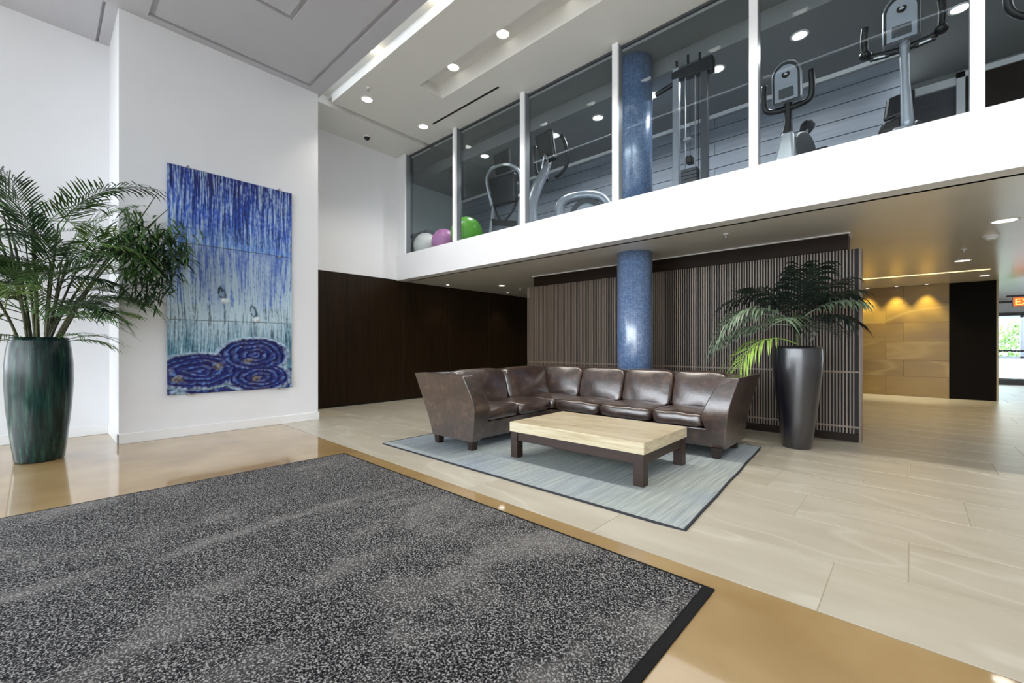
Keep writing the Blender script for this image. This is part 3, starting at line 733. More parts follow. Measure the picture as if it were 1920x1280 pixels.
def arm_profile():
    fr_ = [(0.76,0.115),(0.80,0.30),(0.838,0.48),(0.83,0.60),(0.785,0.74),(0.735,0.868)]
    out = [(0.0,0.115)]
    for i in range(len(fr_)-1):
        p0, p1, p2, p3 = (np.array(fr_[max(0,min(len(fr_)-1,i+k))]) for k in (-1,0,1,2))
        for k in range(6):
            t = k/6; q = 0.5*((2*p1)+(p2-p0)*t+(2*p0-5*p1+4*p2-p3)*t*t+(3*p1-p0-3*p2+p3)*t**3); out.append((float(q[0]),float(q[1])))
    out.append(fr_[-1])
    for k in range(0,9):
        t = k/8; out.append((-0.20+0.20*t**1.15, 0.868-0.74*t))
    return out
def arm(fn):
    P_ = arm_profile()
    fl = lambda z: 0.13*(max(0,(z-0.115))/0.75)**1.5
    th = lambda z: float(np.interp(z, (0.115,0.30,0.44,0.60,0.868), (0.12,0.205,0.265,0.235,0.165)))
    mb = MB(); K = 5; n = len(P_)
    rings = [[T(*fn(u, th(z)*k/K-fl(z), z)) for u, z in P_] for k in range(K+1)]
    vs = [p for r_ in rings for p in r_]; fs = []
    for k in range(K):
        for i in range(n): fs.append((k*n+i, k*n+(i+1)%n, (k+1)*n+(i+1)%n, (k+1)*n+i))
    mb.add(vs, fs)
    # end caps as strips between the front curve and the back curve so the flare stays smooth
    top = list(range(1, n-9)); L = len(top)
    for k, flip in ((0,True),(K,False)):
        zs_ = [P_[i] for i in top]; rows = []
        for i in top:
            zf = P_[i][1]; t = (0.868-zf)/0.74
            ub = -0.20+0.20*max(0,t)**1.15 if t < 1 else 0.0
            row = [T(*fn(P_[i][0]+(ub-P_[i][0])*j/8, th(zf)*k/K-fl(zf), zf)) for j in range(9)]
            rows.append(row)
        cv = [p for r_ in rows for p in r_]; cf = []
        for i in range(L-1):
            for j in range(8):
                q = (i*9+j, i*9+j+1, (i+1)*9+j+1, (i+1)*9+j); cf.append(q if flip else q[::-1])
        mb.add(cv, cf)
    me = mb.mesh('arm')
    b = bmesh.new(); b.from_mesh(me); bmesh.ops.remove_doubles(b, verts=b.verts, dist=0.004); bmesh.ops.recalc_face_normals(b, faces=b.faces); b.to_mesh(me); b.free()
    o = link('arm', me, M_lea, sofa, smooth=True)
    me.set_sharp_from_angle(angle=math.radians(50))
    bv = o.modifiers.new('bevel','BEVEL'); bv.width = 0.022; bv.segments = 3; bv.limit_method = 'ANGLE'; bv.angle_limit = math.radians(50); bv.harden_normals = True
    return o
arm(lambda u, v, z: (-4.25+u*0.95, 3.245+v, z))
arm(lambda u, v, z: (-1.335-v, 5.52-u*0.95, z))
for (x, y) in ((-4.20,3.31),(-3.60,3.31),(-4.20,5.44),(-3.62,4.86),(-2.5,4.86),(-1.42,4.80),(-1.42,5.44),(-2.8,5.44)):
    obj('leg', MB().hexa([T(x-0.036,y-0.036,0.012),T(x+0.036,y-0.036,0.012),T(x+0.036,y+0.036,0.012),T(x-0.036,y+0.036,0.012)],[T(x-0.046,y-0.046,0.12),T(x+0.046,y-0.046,0.12),T(x+0.046,y+0.046,0.12),T(x-0.046,y+0.046,0.12)]), M_legd, sofa, bevel=0.003)

# ------------------------------------------------------------------ low table
tb = thing('coffee_table', 'low table with thick pale travertine slab on dark wood frame', 'table', (-2.33, 3.87, 0.011))
trav, tnt, tp = base_mat('travertine')
tcn = tnt.nodes.new('ShaderNodeTexCoord'); mpn = tnt.nodes.new('ShaderNodeMapping'); mpn.inputs['Scale'].default_value = (1.5,9,30)
nn = tnt.nodes.new('ShaderNodeTexNoise'); nn.inputs['Scale'].default_value = 1.2; nn.inputs['Detail'].default_value = 8; nn.inputs['Roughness'].default_value = 0.65
tnt.links.new(tcn.outputs['Object'], mpn.inputs[0]); tnt.links.new(mpn.outputs[0], nn.inputs['Vector'])
rr_ = ramp(tnt, nn.outputs['Fac'], [(0.28, lin(176,156,118)), (0.5, lin(208,194,162)), (0.75, lin(226,216,192))])
tnt.links.new(rr_.outputs[0], tp.inputs['Base Color']); tp.inputs['Roughness'].default_value = 0.28
bpn = tnt.nodes.new('ShaderNodeBump'); bpn.inputs['Strength'].default_value = 0.15; bpn.inputs['Distance'].default_value = 0.004
tnt.links.new(nn.outputs['Fac'], bpn.inputs['Height']); tnt.links.new(bpn.outputs[0], tp.inputs['Normal'])
hx, hy = 0.76, 0.49
obj('stone_top', MB().box(-hx,hx,-hy,hy,0.274,0.376), trav, tb, bevel=0.005)
for (a,b,c,d) in ((-hx+.02,hx-.02,-hy+.02,-hy+.055),(-hx+.02,hx-.02,hy-.055,hy-.02),(-hx+.02,-hx+.055,-hy+.055,hy-.055),(hx-.055,hx-.02,-hy+.055,hy-.055)):
    obj('apron', MB().box(a,b,c,d,0.183,0.273), M_legw, tb, bevel=0.002)
for sx in (-1,1):
    for sy in (-1,1):
        cx_, cy_ = sx*(hx-0.055), sy*(hy-0.055)
        obj('leg', MB().box(cx_-0.046,cx_+0.046,cy_-0.046,cy_+0.046,0.0,0.268), M_legw, tb, bevel=0.003)

# ------------------------------------------------------------------ mosaic column
def mosaic_mat():
    m, nt, p = base_mat('blue_mosaic')
    tc = nt.nodes.new('ShaderNodeTexCoord'); sp = nt.nodes.new('ShaderNodeSeparateXYZ'); nt.links.new(tc.outputs['Object'], sp.inputs[0])
    at = nt.nodes.new('ShaderNodeMath'); at.operation = 'ARCTAN2'; nt.links.new(sp.outputs[1], at.inputs[0]); nt.links.new(sp.outputs[0], at.inputs[1])
    def mth(op, a, b=None):
        n_ = nt.nodes.new('ShaderNodeMath'); n_.operation = op
        nt.links.new(a, n_.inputs[0])
        if b is not None:
            if isinstance(b, (int,float)): n_.inputs[1].default_value = b
            else: nt.links.new(b, n_.inputs[1])
        return n_.outputs[0]
    u = mth('MULTIPLY', at.outputs[0], 66/(2*math.pi)); v = mth('MULTIPLY', sp.outputs[2], 40.0)
    fu = mth('FRACT', mth('ADD', u, 100.0)); fv = mth('FRACT', mth('ADD', v, 100.0))
    iu = mth('FLOOR', mth('ADD', u, 100.0)); iv = mth('FLOOR', mth('ADD', v, 100.0))
    cb = nt.nodes.new('ShaderNodeCombineXYZ'); nt.links.new(iu, cb.inputs[0]); nt.links.new(iv, cb.inputs[1])
    wn = nt.nodes.new('ShaderNodeTexWhiteNoise'); wn.noise_dimensions = '2D'; nt.links.new(cb.outputs[0], wn.inputs['Vector'])
    r = ramp(nt, wn.outputs['Value'], [(0.0, lin(92,122,168)), (0.5, lin(110,142,188)), (1.0, lin(134,164,206))])
    eu = mth('LESS_THAN', mth('ABSOLUTE', mth('SUBTRACT', fu, 0.5)), 0.44); ev = mth('LESS_THAN', mth('ABSOLUTE', mth('SUBTRACT', fv, 0.5)), 0.44)
    msk = mth('MULTIPLY', eu, ev)
    mx = nt.nodes.new('ShaderNodeMix'); mx.data_type = 'RGBA'; nt.links.new(msk, mx.inputs['Factor'])
    mx.inputs['A'].default_value = lin(74,96,130); nt.links.new(r.outputs[0], mx.inputs['B']); nt.links.new(mx.outputs['Result'], p.inputs['Base Color'])
    p.inputs['Roughness'].default_value = 0.34; p.inputs['Specular IOR Level'].default_value = 1.0; p.inputs['Coat Weight'].default_value = 1.0; p.inputs['Coat Roughness'].default_value = 0.2; p.inputs['Coat IOR'].default_value = 2.0
    bp = nt.nodes.new('ShaderNodeBump'); bp.inputs['Strength'].default_value = 0.5; bp.inputs['Distance'].default_value = 0.003
    nt.links.new(msk, bp.inputs['Height']); nt.links.new(bp.outputs[0], p.inputs['Normal'])
    return m
M_mos = mosaic_mat()
CX, CY, CR = -3.0, 6.13, 0.262
c1 = struct('column', MB().lathe([(CR,0),(CR,ZL+0.01)], 64), M_mos, 'round column clad in small blue mosaic tiles', smooth=False); c1.location = (CX,CY,0)
c2 = struct('column_upper', MB().lathe([(CR,0),(CR,2.40)], 64), M_mos, 'round blue mosaic column continuing behind the gallery glass'); c2.location = (CX,CY,3.15)
for c in (c1, c2):
    for p_ in c.data.polygons: p_.use_smooth = len(p_.vertices) == 4

# ------------------------------------------------------------------ plants
M_leaf = [mat('leaf_deep', lin(30,58,30), 0.42, nscale=14, namt=0.35), mat('leaf_mid', lin(72,108,54), 0.42, nscale=14, namt=0.3), mat('leaf_fresh', lin(112,142,74), 0.45, nscale=14, namt=0.25)]
M_palm = [mat('palm_dark', lin(20,33,27), 0.35, spec=0.6, nscale=12, namt=0.3), mat('palm_grey', lin(112,134,108), 0.32, spec=0.7, nscale=12, namt=0.25), mat('palm_lime', lin(150,186,82), 0.4, nscale=12, namt=0.2)]
M_cane = mat('green_cane', lin(70,74,40), 0.45, nscale=25, namt=0.35, stretch=(1,1,4))
M_soil = mat('potting_soil', lin(40,30,22), 0.95, nscale=60, namt=0.4, bump=0.6, bscale=60)

def rachis(base, az, elev, length, droop, n=14):
    p = Vector(base); d = Vector((math.cos(az)*math.cos(elev), math.sin(az)*math.cos(elev), math.sin(elev)))
    P = [p.copy()]; ds = length/n
    for i in range(n):
        p = p + d*ds; P.append(p.copy()); d = (d + Vector((0,0,-droop*ds*(0.5+i/n)))).normalized()
    return P
def frond(name, parent, m, base, az, elev, length, droop, nl=22, ll=0.3, wd=0.016, start=0.22, rng=random, sag=0.5, rad=0.006, fold=0.55, clip=False):
    P = rachis(base, az, elev, length, droop); mb = MB()
    mb.tube(P, [rad*(1-0.75*i/(len(P)-1)) for i in range(len(P))], 5, 0)
    for k in range(nl):
        t = start + (1-start)*(k+0.5)/nl; f = t*(len(P)-1); i = min(int(f), len(P)-2); fr_ = f-i
        p = P[i].lerp(P[i+1], fr_); fw_ = (P[i+1]-P[i]).normalized()
        sd = fw_.cross(Vector((0,0,1))); sd = sd.normalized() if sd.length > 1e-4 else Vector((1,0,0)); up = sd.cross(fw_)
        env = math.sin(math.pi*min(1, 0.18+0.82*(t-start)/(1-start)))**0.6 if t < 0.97 else 0.6
        L = ll*(0.45+0.6*env)*rng.uniform(0.88,1.08)
        for s_ in (-1,1):
            dr = (sd*s_*rng.uniform(0.75,0.95) + fw_*(fold+0.45*t) + up*rng.uniform(0.05,0.25)).normalized()
            dn = Vector((0,0,-1))
            a = p; m1 = p + dr*L*0.45 + dn*L*0.06*sag; m2 = p + dr*L*0.78 + dn*L*0.24*sag; e = p + dr*L*0.98 + dn*L*0.5*sag
            wv = fw_*wd*0.5
            if clip and min(e.x, m1.x) < (-1.26 if e.y < 0.55 else -0.28): continue
            mb.add([a-wv*0.35,a+wv*0.35,m1-wv,m1+wv,m2-wv*0.75,m2+wv*0.75,e], [(0,1,3,2),(2,3,5,4),(4,5,6)])
    return obj(name, mb, m, parent)

# left: green glazed pot with bamboo palm
R1 = random.Random(21)
def glaze_mat():
    m, nt, p = base_mat('green_drip_glaze')
    tc = nt.nodes.new('ShaderNodeTexCoord'); mp = nt.nodes.new('ShaderNodeMapping'); mp.inputs['Scale'].default_value = (17,17,0.8)
    n1 = nt.nodes.new('ShaderNodeTexNoise'); n1.inputs['Scale'].default_value = 1.6; n1.inputs['Detail'].default_value = 6; n1.inputs['Roughness'].default_value = 0.65
    nt.links.new(tc.outputs['Object'], mp.inputs[0]); nt.links.new(mp.outputs[0], n1.inputs['Vector'])
    r = ramp(nt, n1.outputs['Fac'], [(0.3, lin(10,22,24)), (0.48, lin(18,42,42)), (0.62, lin(38,74,64)), (0.78, lin(100,122,100))])
    nt.links.new(r.outputs[0], p.inputs['Base Color']); p.inputs['Roughness'].default_value = 0.16; p.inputs['Specular IOR Level'].default_value = 0.4
    bp = nt.nodes.new('ShaderNodeBump'); bp.inputs['Strength'].default_value = 0.2; bp.inputs['Distance'].default_value = 0.01
    nt.links.new(n1.outputs['Fac'], bp.inputs['Height']); nt.links.new(bp.outputs[0], p.inputs['Normal'])
    return m
PX, PY = -6.70, 0.0
pot = thing('planter', 'tall green drip glazed planter on the concrete floor at left', 'planter', (PX, PY, 0))
obj('body', MB().lathe([(0.175,0),(0.185,0.02),(0.21,0.25),(0.238,0.55),(0.252,0.82),(0.250,1.0),(0.238,1.15),(0.222,1.25),(0.216,1.285),(0.20,1.29),(0.195,1.27),(0.2,1.20)], 56), glaze_mat(), pot, smooth=True)
obj('soil', MB().lathe([(0.205,1.19),(0.2,1.21),(0.1,1.22),(0.01,1.225)], 32), M_soil, pot)
bp_ = thing('bamboo_palm', 'bushy bamboo palm with many canes in the green planter', 'plant', (PX, PY, 1.2))
def cane(x0, y0, lx, ly, h, n_f):
    pts = [(x0,y0,0.0),(x0+lx*0.25,y0+ly*0.25,h*0.33),(x0+lx*0.6,y0+ly*0.6,h*0.66),(x0+lx,y0+ly,h)]
    mb = MB().tube(pts, [0.0125,0.0115,0.010,0.006], 8, 5)
    for k in range(1,7):
        t = k/7; q = Vector(pts[0]).lerp(Vector(pts[3]), t)
        a = [Vector(p) for p in pts]; f = t*3; i = int(f); q = a[i].lerp(a[i+1], f-i); mb.disc(q, 0.0165, (lx*0.3,ly*0.3,1), 0.008, 8)
    obj('cane', mb, M_cane, bp_, smooth=True)
    return [Vector(p) for p in pts]
def fr_l(base, az, elev, L, dr, mi, nl=20, ll=0.30, wd=0.02):
    frond('frond', bp_, M_leaf[mi], base, az, elev, L, dr, nl=nl, ll=ll, wd=wd, start=0.25, rng=R1, sag=R1.uniform(0.1,0.9), rad=0.0055, fold=R1.uniform(0.5,1.0), clip=True)
for k in range(15):
    a = 2*math.pi*k/15 + R1.uniform(-.2,.2); rr = R1.uniform(0.05,0.15)
    sp_ = R1.uniform(0.12,0.42)
    lx, ly = math.cos(a)*sp_*0.7, math.sin(a)*sp_
    h = R1.uniform(0.85,1.55)
    P = cane(math.cos(a)*rr, math.sin(a)*rr, lx, ly, h, 3)
    for j in range(7):
        t = 0.28 + 0.72*j/6; f = min(2.999, t*3); i = int(f); q = P[i].lerp(P[i+1], f-i)
        az = a + R1.uniform(-1.5,1.5); el = R1.uniform(0.2,1.0) if j < 6 else R1.uniform(0.9,1.3)
        if math.cos(az) < -0.75: az += math.pi*0.6
        fr_l(q, az, el, R1.uniform(0.5,0.85) if j < 4 else R1.uniform(0.7,1.05), R1.uniform(1.2,2.2), R1.choice((0,0,1,1,1,2)))
# low fronds spilling over the rim
for az, el, L in ((1.2,0.5,0.5),(-1.3,0.4,0.6),(0.6,0.55,0.45),(-0.6,0.5,0.5),(1.7,0.35,0.42),(-1.8,0.3,0.6)):
    fr_l((math.cos(az)*0.12,math.sin(az)*0.12,0.02), az, el, L, 2.4, 1, nl=14, ll=0.2, wd=0.016)
# leaning bamboo branches on the right with hanging leaf sprays
def spray(name, c, r, n_, seed, mi):
    rg = random.Random(seed); mb = MB()
    for k in range(n_):
        p = Vector((c[0]+rg.gauss(0,r*0.38), c[1]+rg.gauss(0,r*0.55), c[2]+rg.gauss(0,r*0.5)))
        a = rg.uniform(0,2*math.pi); d = Vector((math.cos(a),math.sin(a),rg.uniform(-1.3,0.1))).normalized(); L = rg.uniform(0.11,0.21)
        s_ = d.cross(Vector((rg.uniform(-.4,.4),rg.uniform(-.4,.4),1))).normalized()*rg.uniform(0.009,0.015)
        m1 = p+d*L*0.4; m2 = p+d*L*0.75+Vector((0,0,-0.012)); e = p+d*L+Vector((0,0,-0.035))
        mb.add([p,m1-s_,m1+s_,m2-s_*0.7,m2+s_*0.7,e], [(0,1,2),(1,3,4,2),(3,5,4)])
    o = obj(name, mb, M_leaf[mi], bp_); o['kind'] = 'stuff'; return o
br = [((0.08,0.10,0.0),(0.18,0.32,0.55),(0.30,0.62,1.05),(0.38,0.95,1.32)), ((0.05,0.12,0.0),(0.14,0.40,0.7),(0.26,0.75,1.25),(0.30,1.02,1.62)), ((0.12,0.08,0.0),(0.25,0.28,0.5),(0.40,0.52,0.95),(0.52,0.74,1.18)), ((0.0,0.12,0.0),(0.08,0.42,0.8),(0.2,0.72,1.35),(0.26,0.92,1.78))]
for b_ in br: obj('branch', MB().tube(b_, [0.012,0.010,0.007,0.003], 7, 5), M_cane, bp_, smooth=True)
sprays = [((0.34,0.72,1.22),0.22,120,1),((0.30,0.92,1.18),0.22,130,0),((0.36,0.98,1.02),0.20,120,0),((0.30,0.82,0.92),0.20,120,1),((0.42,0.66,0.98),0.18,90,1),((0.36,0.90,0.74),0.16,90,0),((0.28,1.02,1.36),0.18,90,1),((0.40,0.78,0.62),0.14,70,0),((0.3,0.55,1.2),0.2,80,1),((0.32,1.12,1.16),0.13,60,1),((0.3,0.7,1.45),0.12,40,1)]
for i, (c, r, n_, mi) in enumerate(sprays): spray('leaf_spray', c, r, n_, 40+i, mi)

# right: tall black pot with kentia palm
def black_pot_mat():
    m, nt, p = base_mat('black_brushed_glaze')
    tc = nt.nodes.new('ShaderNodeTexCoord'); mp = nt.nodes.new('ShaderNodeMapping'); mp.inputs['Scale'].default_value = (3,3,5)
    n1 = nt.nodes.new('ShaderNodeTexNoise'); n1.inputs['Scale'].default_value = 2; n1.inputs['Detail'].default_value = 6
    nt.links.new(tc.outputs['Object'], mp.inputs[0]); nt.links.new(mp.outputs[0], n1.inputs['Vector'])
    r = ramp(nt, n1.outputs['Fac'], [(0.3, lin(12,12,20)), (0.7, lin(22,22,34))]); nt.links.new(r.outputs[0], p.inputs['Base Color'])
    p.inputs['Roughness'].default_value = 0.28; p.inputs['Coat Weight'].default_value = 1.0; p.inputs['Coat Roughness'].default_value = 0.18; p.inputs['Coat IOR'].default_value = 1.5
    p.inputs['Specular IOR Level'].default_value = 0.9
    return m
QX, QY = -0.885, 6.02
pot2 = thing('planter', 'tall glossy black tapered planter before the slat wall', 'planter', (QX, QY, 0))
obj('body', MB().lathe([(0.145,0),(0.152,0.02),(0.19,0.35),(0.225,0.65),(0.250,0.90),(0.257,1.06),(0.252,1.16),(0.246,1.195),(0.232,1.2),(0.226,1.18),(0.23,1.1)], 56), black_pot_mat(), pot2, smooth=True)
obj('soil', MB().lathe([(0.235,1.09),(0.22,1.11),(0.1,1.12),(0.01,1.125)], 32), M_soil, pot2)
kp = thing('kentia_palm', 'dark kentia palm with one lime frond in the black planter', 'plant', (QX, QY, 1.1))
R2 = random.Random(5)
obj('trunk', MB().tube([(0.02,0,0),(0.0,0.02,0.25),(-0.02,0.02,0.5)], [0.03,0.025,0.012], 10, 4), M_cane, kp, smooth=True)
def dirv(deg): return math.radians(deg)
# azimuth: 0 = +x (right), 180 = -x (left), 270 = toward the viewer side
pf = [ (195,0.55,0.95,2.3,1,0.32),(215,0.75,0.85,2.3,1,0.30),(265,0.7,0.55,2.6,1,0.26),(185,0.15,0.85,1.2,1,0.26),
       (222,0.42,0.85,2.9,2,0.30),
       (172,0.9,0.9,1.9,0,0.28),(155,1.1,0.95,1.5,0,0.26),(95,1.25,0.9,1.1,0,0.26),(50,1.15,0.9,1.5,0,0.26),
       (30,0.95,0.75,1.8,0,0.22),(5,0.75,0.66,2.0,1,0.19),(-20,0.55,0.62,2.4,0,0.22),(-35,0.85,0.66,2.1,0,0.24),(-60,0.6,0.65,2.6,0,0.26),(235,1.1,0.8,1.9,0,0.26),(300,1.2,0.8,1.7,0,0.26),(283,1.15,0.8,1.3,0,0.24) ]
for (azd, el, L, dr, mi, ll) in pf:
    hgt = 0.12 if mi == 2 else R2.uniform(0.2,0.45)
    frond('frond', kp, M_palm[mi], (0.0,0.0,hgt), dirv(azd), el, L, dr, nl=15, ll=ll*1.3, wd=0.028, start=0.3, rng=R2, sag=1.15, rad=0.008, fold=0.35)

# ------------------------------------------------------------------ gym behind the glass
FG = 3.15
def ball(name, x, y, r, m, label):
    t = thing(name, label, 'exercise ball', (x, y, FG), 0, 'exercise balls')
    obj('shell', MB().sphere((0,0,r), r, 32, 20), m, t, smooth=True)
    obj('valve', MB().disc((0.0,-r*0.80,r*1.6),0.012,(0,-0.8,0.6),0.006,10), M_trimw, t)
ball('exercise_ball', -7.78, 5.76, 0.275, mat('white_ball', lin(226,224,216), 0.4, nscale=3, namt=0.03), 'white exercise ball in the left corner of the gallery')
ball('exercise_ball', -7.22, 5.82, 0.275, mat('pink_ball', lin(196,120,178), 0.4, nscale=3, namt=0.05), 'pink exercise ball between the white and the green one')
ball('exercise_ball', -6.5, 5.82, 0.33, mat('green_ball', lin(96,176,40), 0.35, nscale=3, namt=0.05), 'large green exercise ball behind a mullion')
t = thing('step_bench', 'grey stacked exercise step behind the white ball', 'step bench', (-8.35, 6.15, FG))
obj('platform', MB().box(-0.32,0.32,-0.2,0.2,0.62,0.72), M_gask, t, bevel=0.02)
for s_ in (-1,1): obj('riser', MB().hexa([(s_*0.2-0.12,-0.22,0),(s_*0.2+0.12,-0.22,0),(s_*0.2+0.12,0.22,0),(s_*0.2-0.12,0.22,0)],[(s_*0.2-0.09,-0.17,0.62),(s_*0.2+0.09,-0.17,0.62),(s_*0.2+0.09,0.17,0.62),(s_*0.2-0.09,0.17,0.62)]), M_gask, t, bevel=0.01)

# treadmill: faces the glass, seen from its console side
t = thing('treadmill', 'treadmill with black console and silver handrail hoop behind the second pane', 'treadmill', (-5.78, 6.2, FG), 0.12)
obj('deck', MB().box(-0.36,0.36,-0.1,1.75,0.03,0.17), M_black, t, bevel=0.02)
obj('belt', MB().box(-0.25,0.25,0.15,1.7,0.171,0.18), M_gask, t)
obj('motor_hood', MB().hexa([(-0.36,-0.3,0.02),(0.36,-0.3,0.02),(0.36,0.15,0.02),(-0.36,0.15,0.02)],[(-0.32,-0.2,0.24),(0.32,-0.2,0.24),(0.34,0.15,0.26),(-0.34,0.15,0.26)]), M_gask, t, bevel=0.02)
for s_ in (-1,1):
    obj('upright', MB().tube([(s_*0.36,-0.05,0.15),(s_*0.33,0.0,0.6),(s_*0.32,0.05,1.0)], [0.045,0.04,0.035], 10, 4), M_silver, t, smooth=True)
obj('cross_brace', MB().tube([(-0.32,0.02,0.92),(-0.1,-0.02,0.55),(0.12,-0.02,0.62),(0.32,0.02,0.95)], 0.022, 8, 5), M_black, t, smooth=True)
obj('lower_brace', MB().hexa([(-0.32,-0.04,0.5),(0.32,-0.04,0.36),(0.32,0.04,0.36),(-0.32,0.04,0.5)],[(-0.32,-0.04,0.62),(0.32,-0.04,0.46),(0.32,0.04,0.46),(-0.32,0.04,0.62)]), M_black, t)
obj('console', MB().hexa([(-0.27,-0.06,0.86),(0.27,-0.06,0.86),(0.27,0.04,0.86),(-0.27,0.04,0.86)],[(-0.32,-0.16,1.38),(0.32,-0.16,1.38),(0.32,-0.04,1.38),(-0.32,-0.04,1.38)]), M_black, t, bevel=0.03)
obj('handrail', MB().tube([(-0.36,0.02,0.9),(-0.40,-0.05,1.2),(-0.38,-0.12,1.42),(-0.2,-0.2,1.53),(0.0,-0.22,1.55),(0.2,-0.2,1.53),(0.38,-0.12,1.42),(0.40,-0.05,1.2),(0.36,0.02,0.9)], 0.028, 10, 5), M_silver, t, smooth=True)
obj('screen', MB().hexa([(-0.17,-0.12,1.45),(0.20,-0.12,1.45),(0.20,-0.06,1.45),(-0.17,-0.06,1.45)],[(-0.17,-0.2,1.80),(0.22,-0.2,1.86),(0.22,-0.13,1.86),(-0.17,-0.13,1.80)]), M_black, t, bevel=0.025)

# elliptical with arched boom
def elliptical(loc, rz, label, sc=1.0):
    t = thing('elliptical_trainer', label, 'exercise machine', loc, rz, 'elliptical trainers')
    t.scale = (sc,sc,sc)
    obj('boom', MB().tube([(-0.05,-0.35,0.1),(-0.08,-0.34,0.5),(-0.02,-0.25,0.85),(0.06,-0.12,1.15),(0.1,-0.06,1.38)], [0.13,0.11,0.095,0.08,0.06], 14, 6, flat=0.8), M_silver, t, smooth=True)
    obj('console', MB().hexa([(-0.02,-0.14,1.30),(0.30,-0.14,1.30),(0.30,-0.06,1.30),(-0.02,-0.06,1.30)],[(-0.08,-0.26,1.76),(0.30,-0.26,1.80),(0.30,-0.18,1.80),(-0.08,-0.18,1.76)]), M_black, t, bevel=0.03)
    for s_ in (-1,1):
        x = 0.12 + s_*0.33
        obj('handlebar', MB().tube([(0.12+s_*0.08,0.0,1.05),(0.12+s_*0.2,0.02,1.10),(x,0.0,1.22),(x+s_*0.02,-0.06,1.5),(x-s_*0.03,-0.12,1.68)], 0.032, 9, 5), M_black, t, smooth=True)
    obj('console_fork', MB().tube([(0.02,-0.16,1.15),(0.11,-0.18,1.42),(0.20,-0.16,1.15)], 0.02, 8, 4), M_steel, t, smooth=True)
    # flywheel housing and side arcs
    obj('drive_housing', MB().tube([(0.25,0.15,0.05),(0.22,0.12,0.55),(0.45,0.3,0.72),(0.85,0.45,0.66),(1.05,0.5,0.35),(1.08,0.5,0.05)], [0.09,0.09,0.085,0.08,0.07,0.07], 12, 6), M_silver, t, smooth=True)
    obj('flywheel', MB().disc((0.62,0.36,0.36),0.30,(0.35,-0.94,0),0.10,32), M_gask, t, bevel=0.01)
    obj('wheel_rim', MB().disc((0.62,0.36,0.36),0.20,(0.35,-0.94,0),0.13,28), M_silver, t, bevel=0.01)
    for s_ in (-1,1):
        obj('pedal_arm', MB().tube([(0.1+s_*0.16,0.1,0.30),(0.2+s_*0.16,0.7,0.34),(0.3+s_*0.16,1.2,0.2)], 0.03, 8, 4), M_gask, t, smooth=True)
        obj('pedal', MB().box(0.12+s_*0.16,0.28+s_*0.16,0.5,0.85,0.36,0.41), M_black, t, bevel=0.015)
    obj('base_frame', MB().box(-0.2,0.3,-0.45,1.4,0.0,0.07), M_gask, t, bevel=0.02)
    return t
elliptical((-4.72,6.15,FG), 0.0, 'silver elliptical trainer with black console between treadmill and blue column')
elliptical((0.98,6.15,FG), 0.25, 'elliptical trainer partly seen at the right edge', 1.0)

# cable machine
t = thing('cable_machine', 'tall dark cable machine with pulleys beside the blue column', 'exercise machine', (-2.13, 6.2, FG))
obj('upright', MB().box(-0.29,-0.20,-0.06,0.02,0,2.05), M_silver, t, bevel=0.006)
obj('upright', MB().box(0.10,0.19,-0.06,0.04,0,2.0), M_gask, t, bevel=0.006)
obj('guide_rod', MB().tube([(-0.12,-0.02,0.05),(-0.12,-0.02,1.98)], 0.010, 8, 0), M_steel, t)
obj('guide_rod', MB().tube([(0.02,-0.02,0.05),(0.02,-0.02,1.98)], 0.010, 8, 0), M_steel, t)
obj('cable', MB().tube([(-0.05,-0.03,0.7),(-0.05,-0.03,2.05)], 0.005, 6, 0), M_black, t)
obj('cable', MB().tube([(0.07,-0.05,0.4),(0.07,-0.05,1.95)], 0.005, 6, 0), M_black, t)
obj('top_beam', MB().hexa([(-0.3,-0.07,1.90),(0.26,-0.07,1.82),(0.26,0.06,1.82),(-0.3,0.06,1.90)],[(-0.3,-0.07,2.0),(0.26,-0.07,2.02),(0.26,0.06,2.02),(-0.3,0.06,2.0)]), M_black, t, bevel=0.01)
for (x,z) in ((-0.24,2.1),(-0.08,2.12),(0.08,2.08),(0.22,1.95)):
    obj('pulley', MB().disc((x,-0.02,z),0.06,(1,0.3,0),0.03,18), M_black, t, bevel=0.004)
obj('side_arm', MB().tube([(-0.24,-0.02,1.86),(-0.56,0.0,1.81)], 0.035, 8, 0), M_black, t)
for k in range(9): obj('weight_plate', MB().box(-0.16,0.06,-0.09,0.05,0.1+k*0.05,0.1+k*0.05+0.045), M_gask, t, bevel=0.004)
obj('selector', MB().box(-0.09,-0.01,-0.1,0.02,0.62,0.72), M_black, t, bevel=0.01)
obj('carriage', MB().box(-0.13,-0.02,-0.08,0.02,0.95,0.99), M_steel, t, bevel=0.004)
obj('foot', MB().box(-0.34,0.26,-0.25,0.4,0,0.06), M_black, t, bevel=0.01)

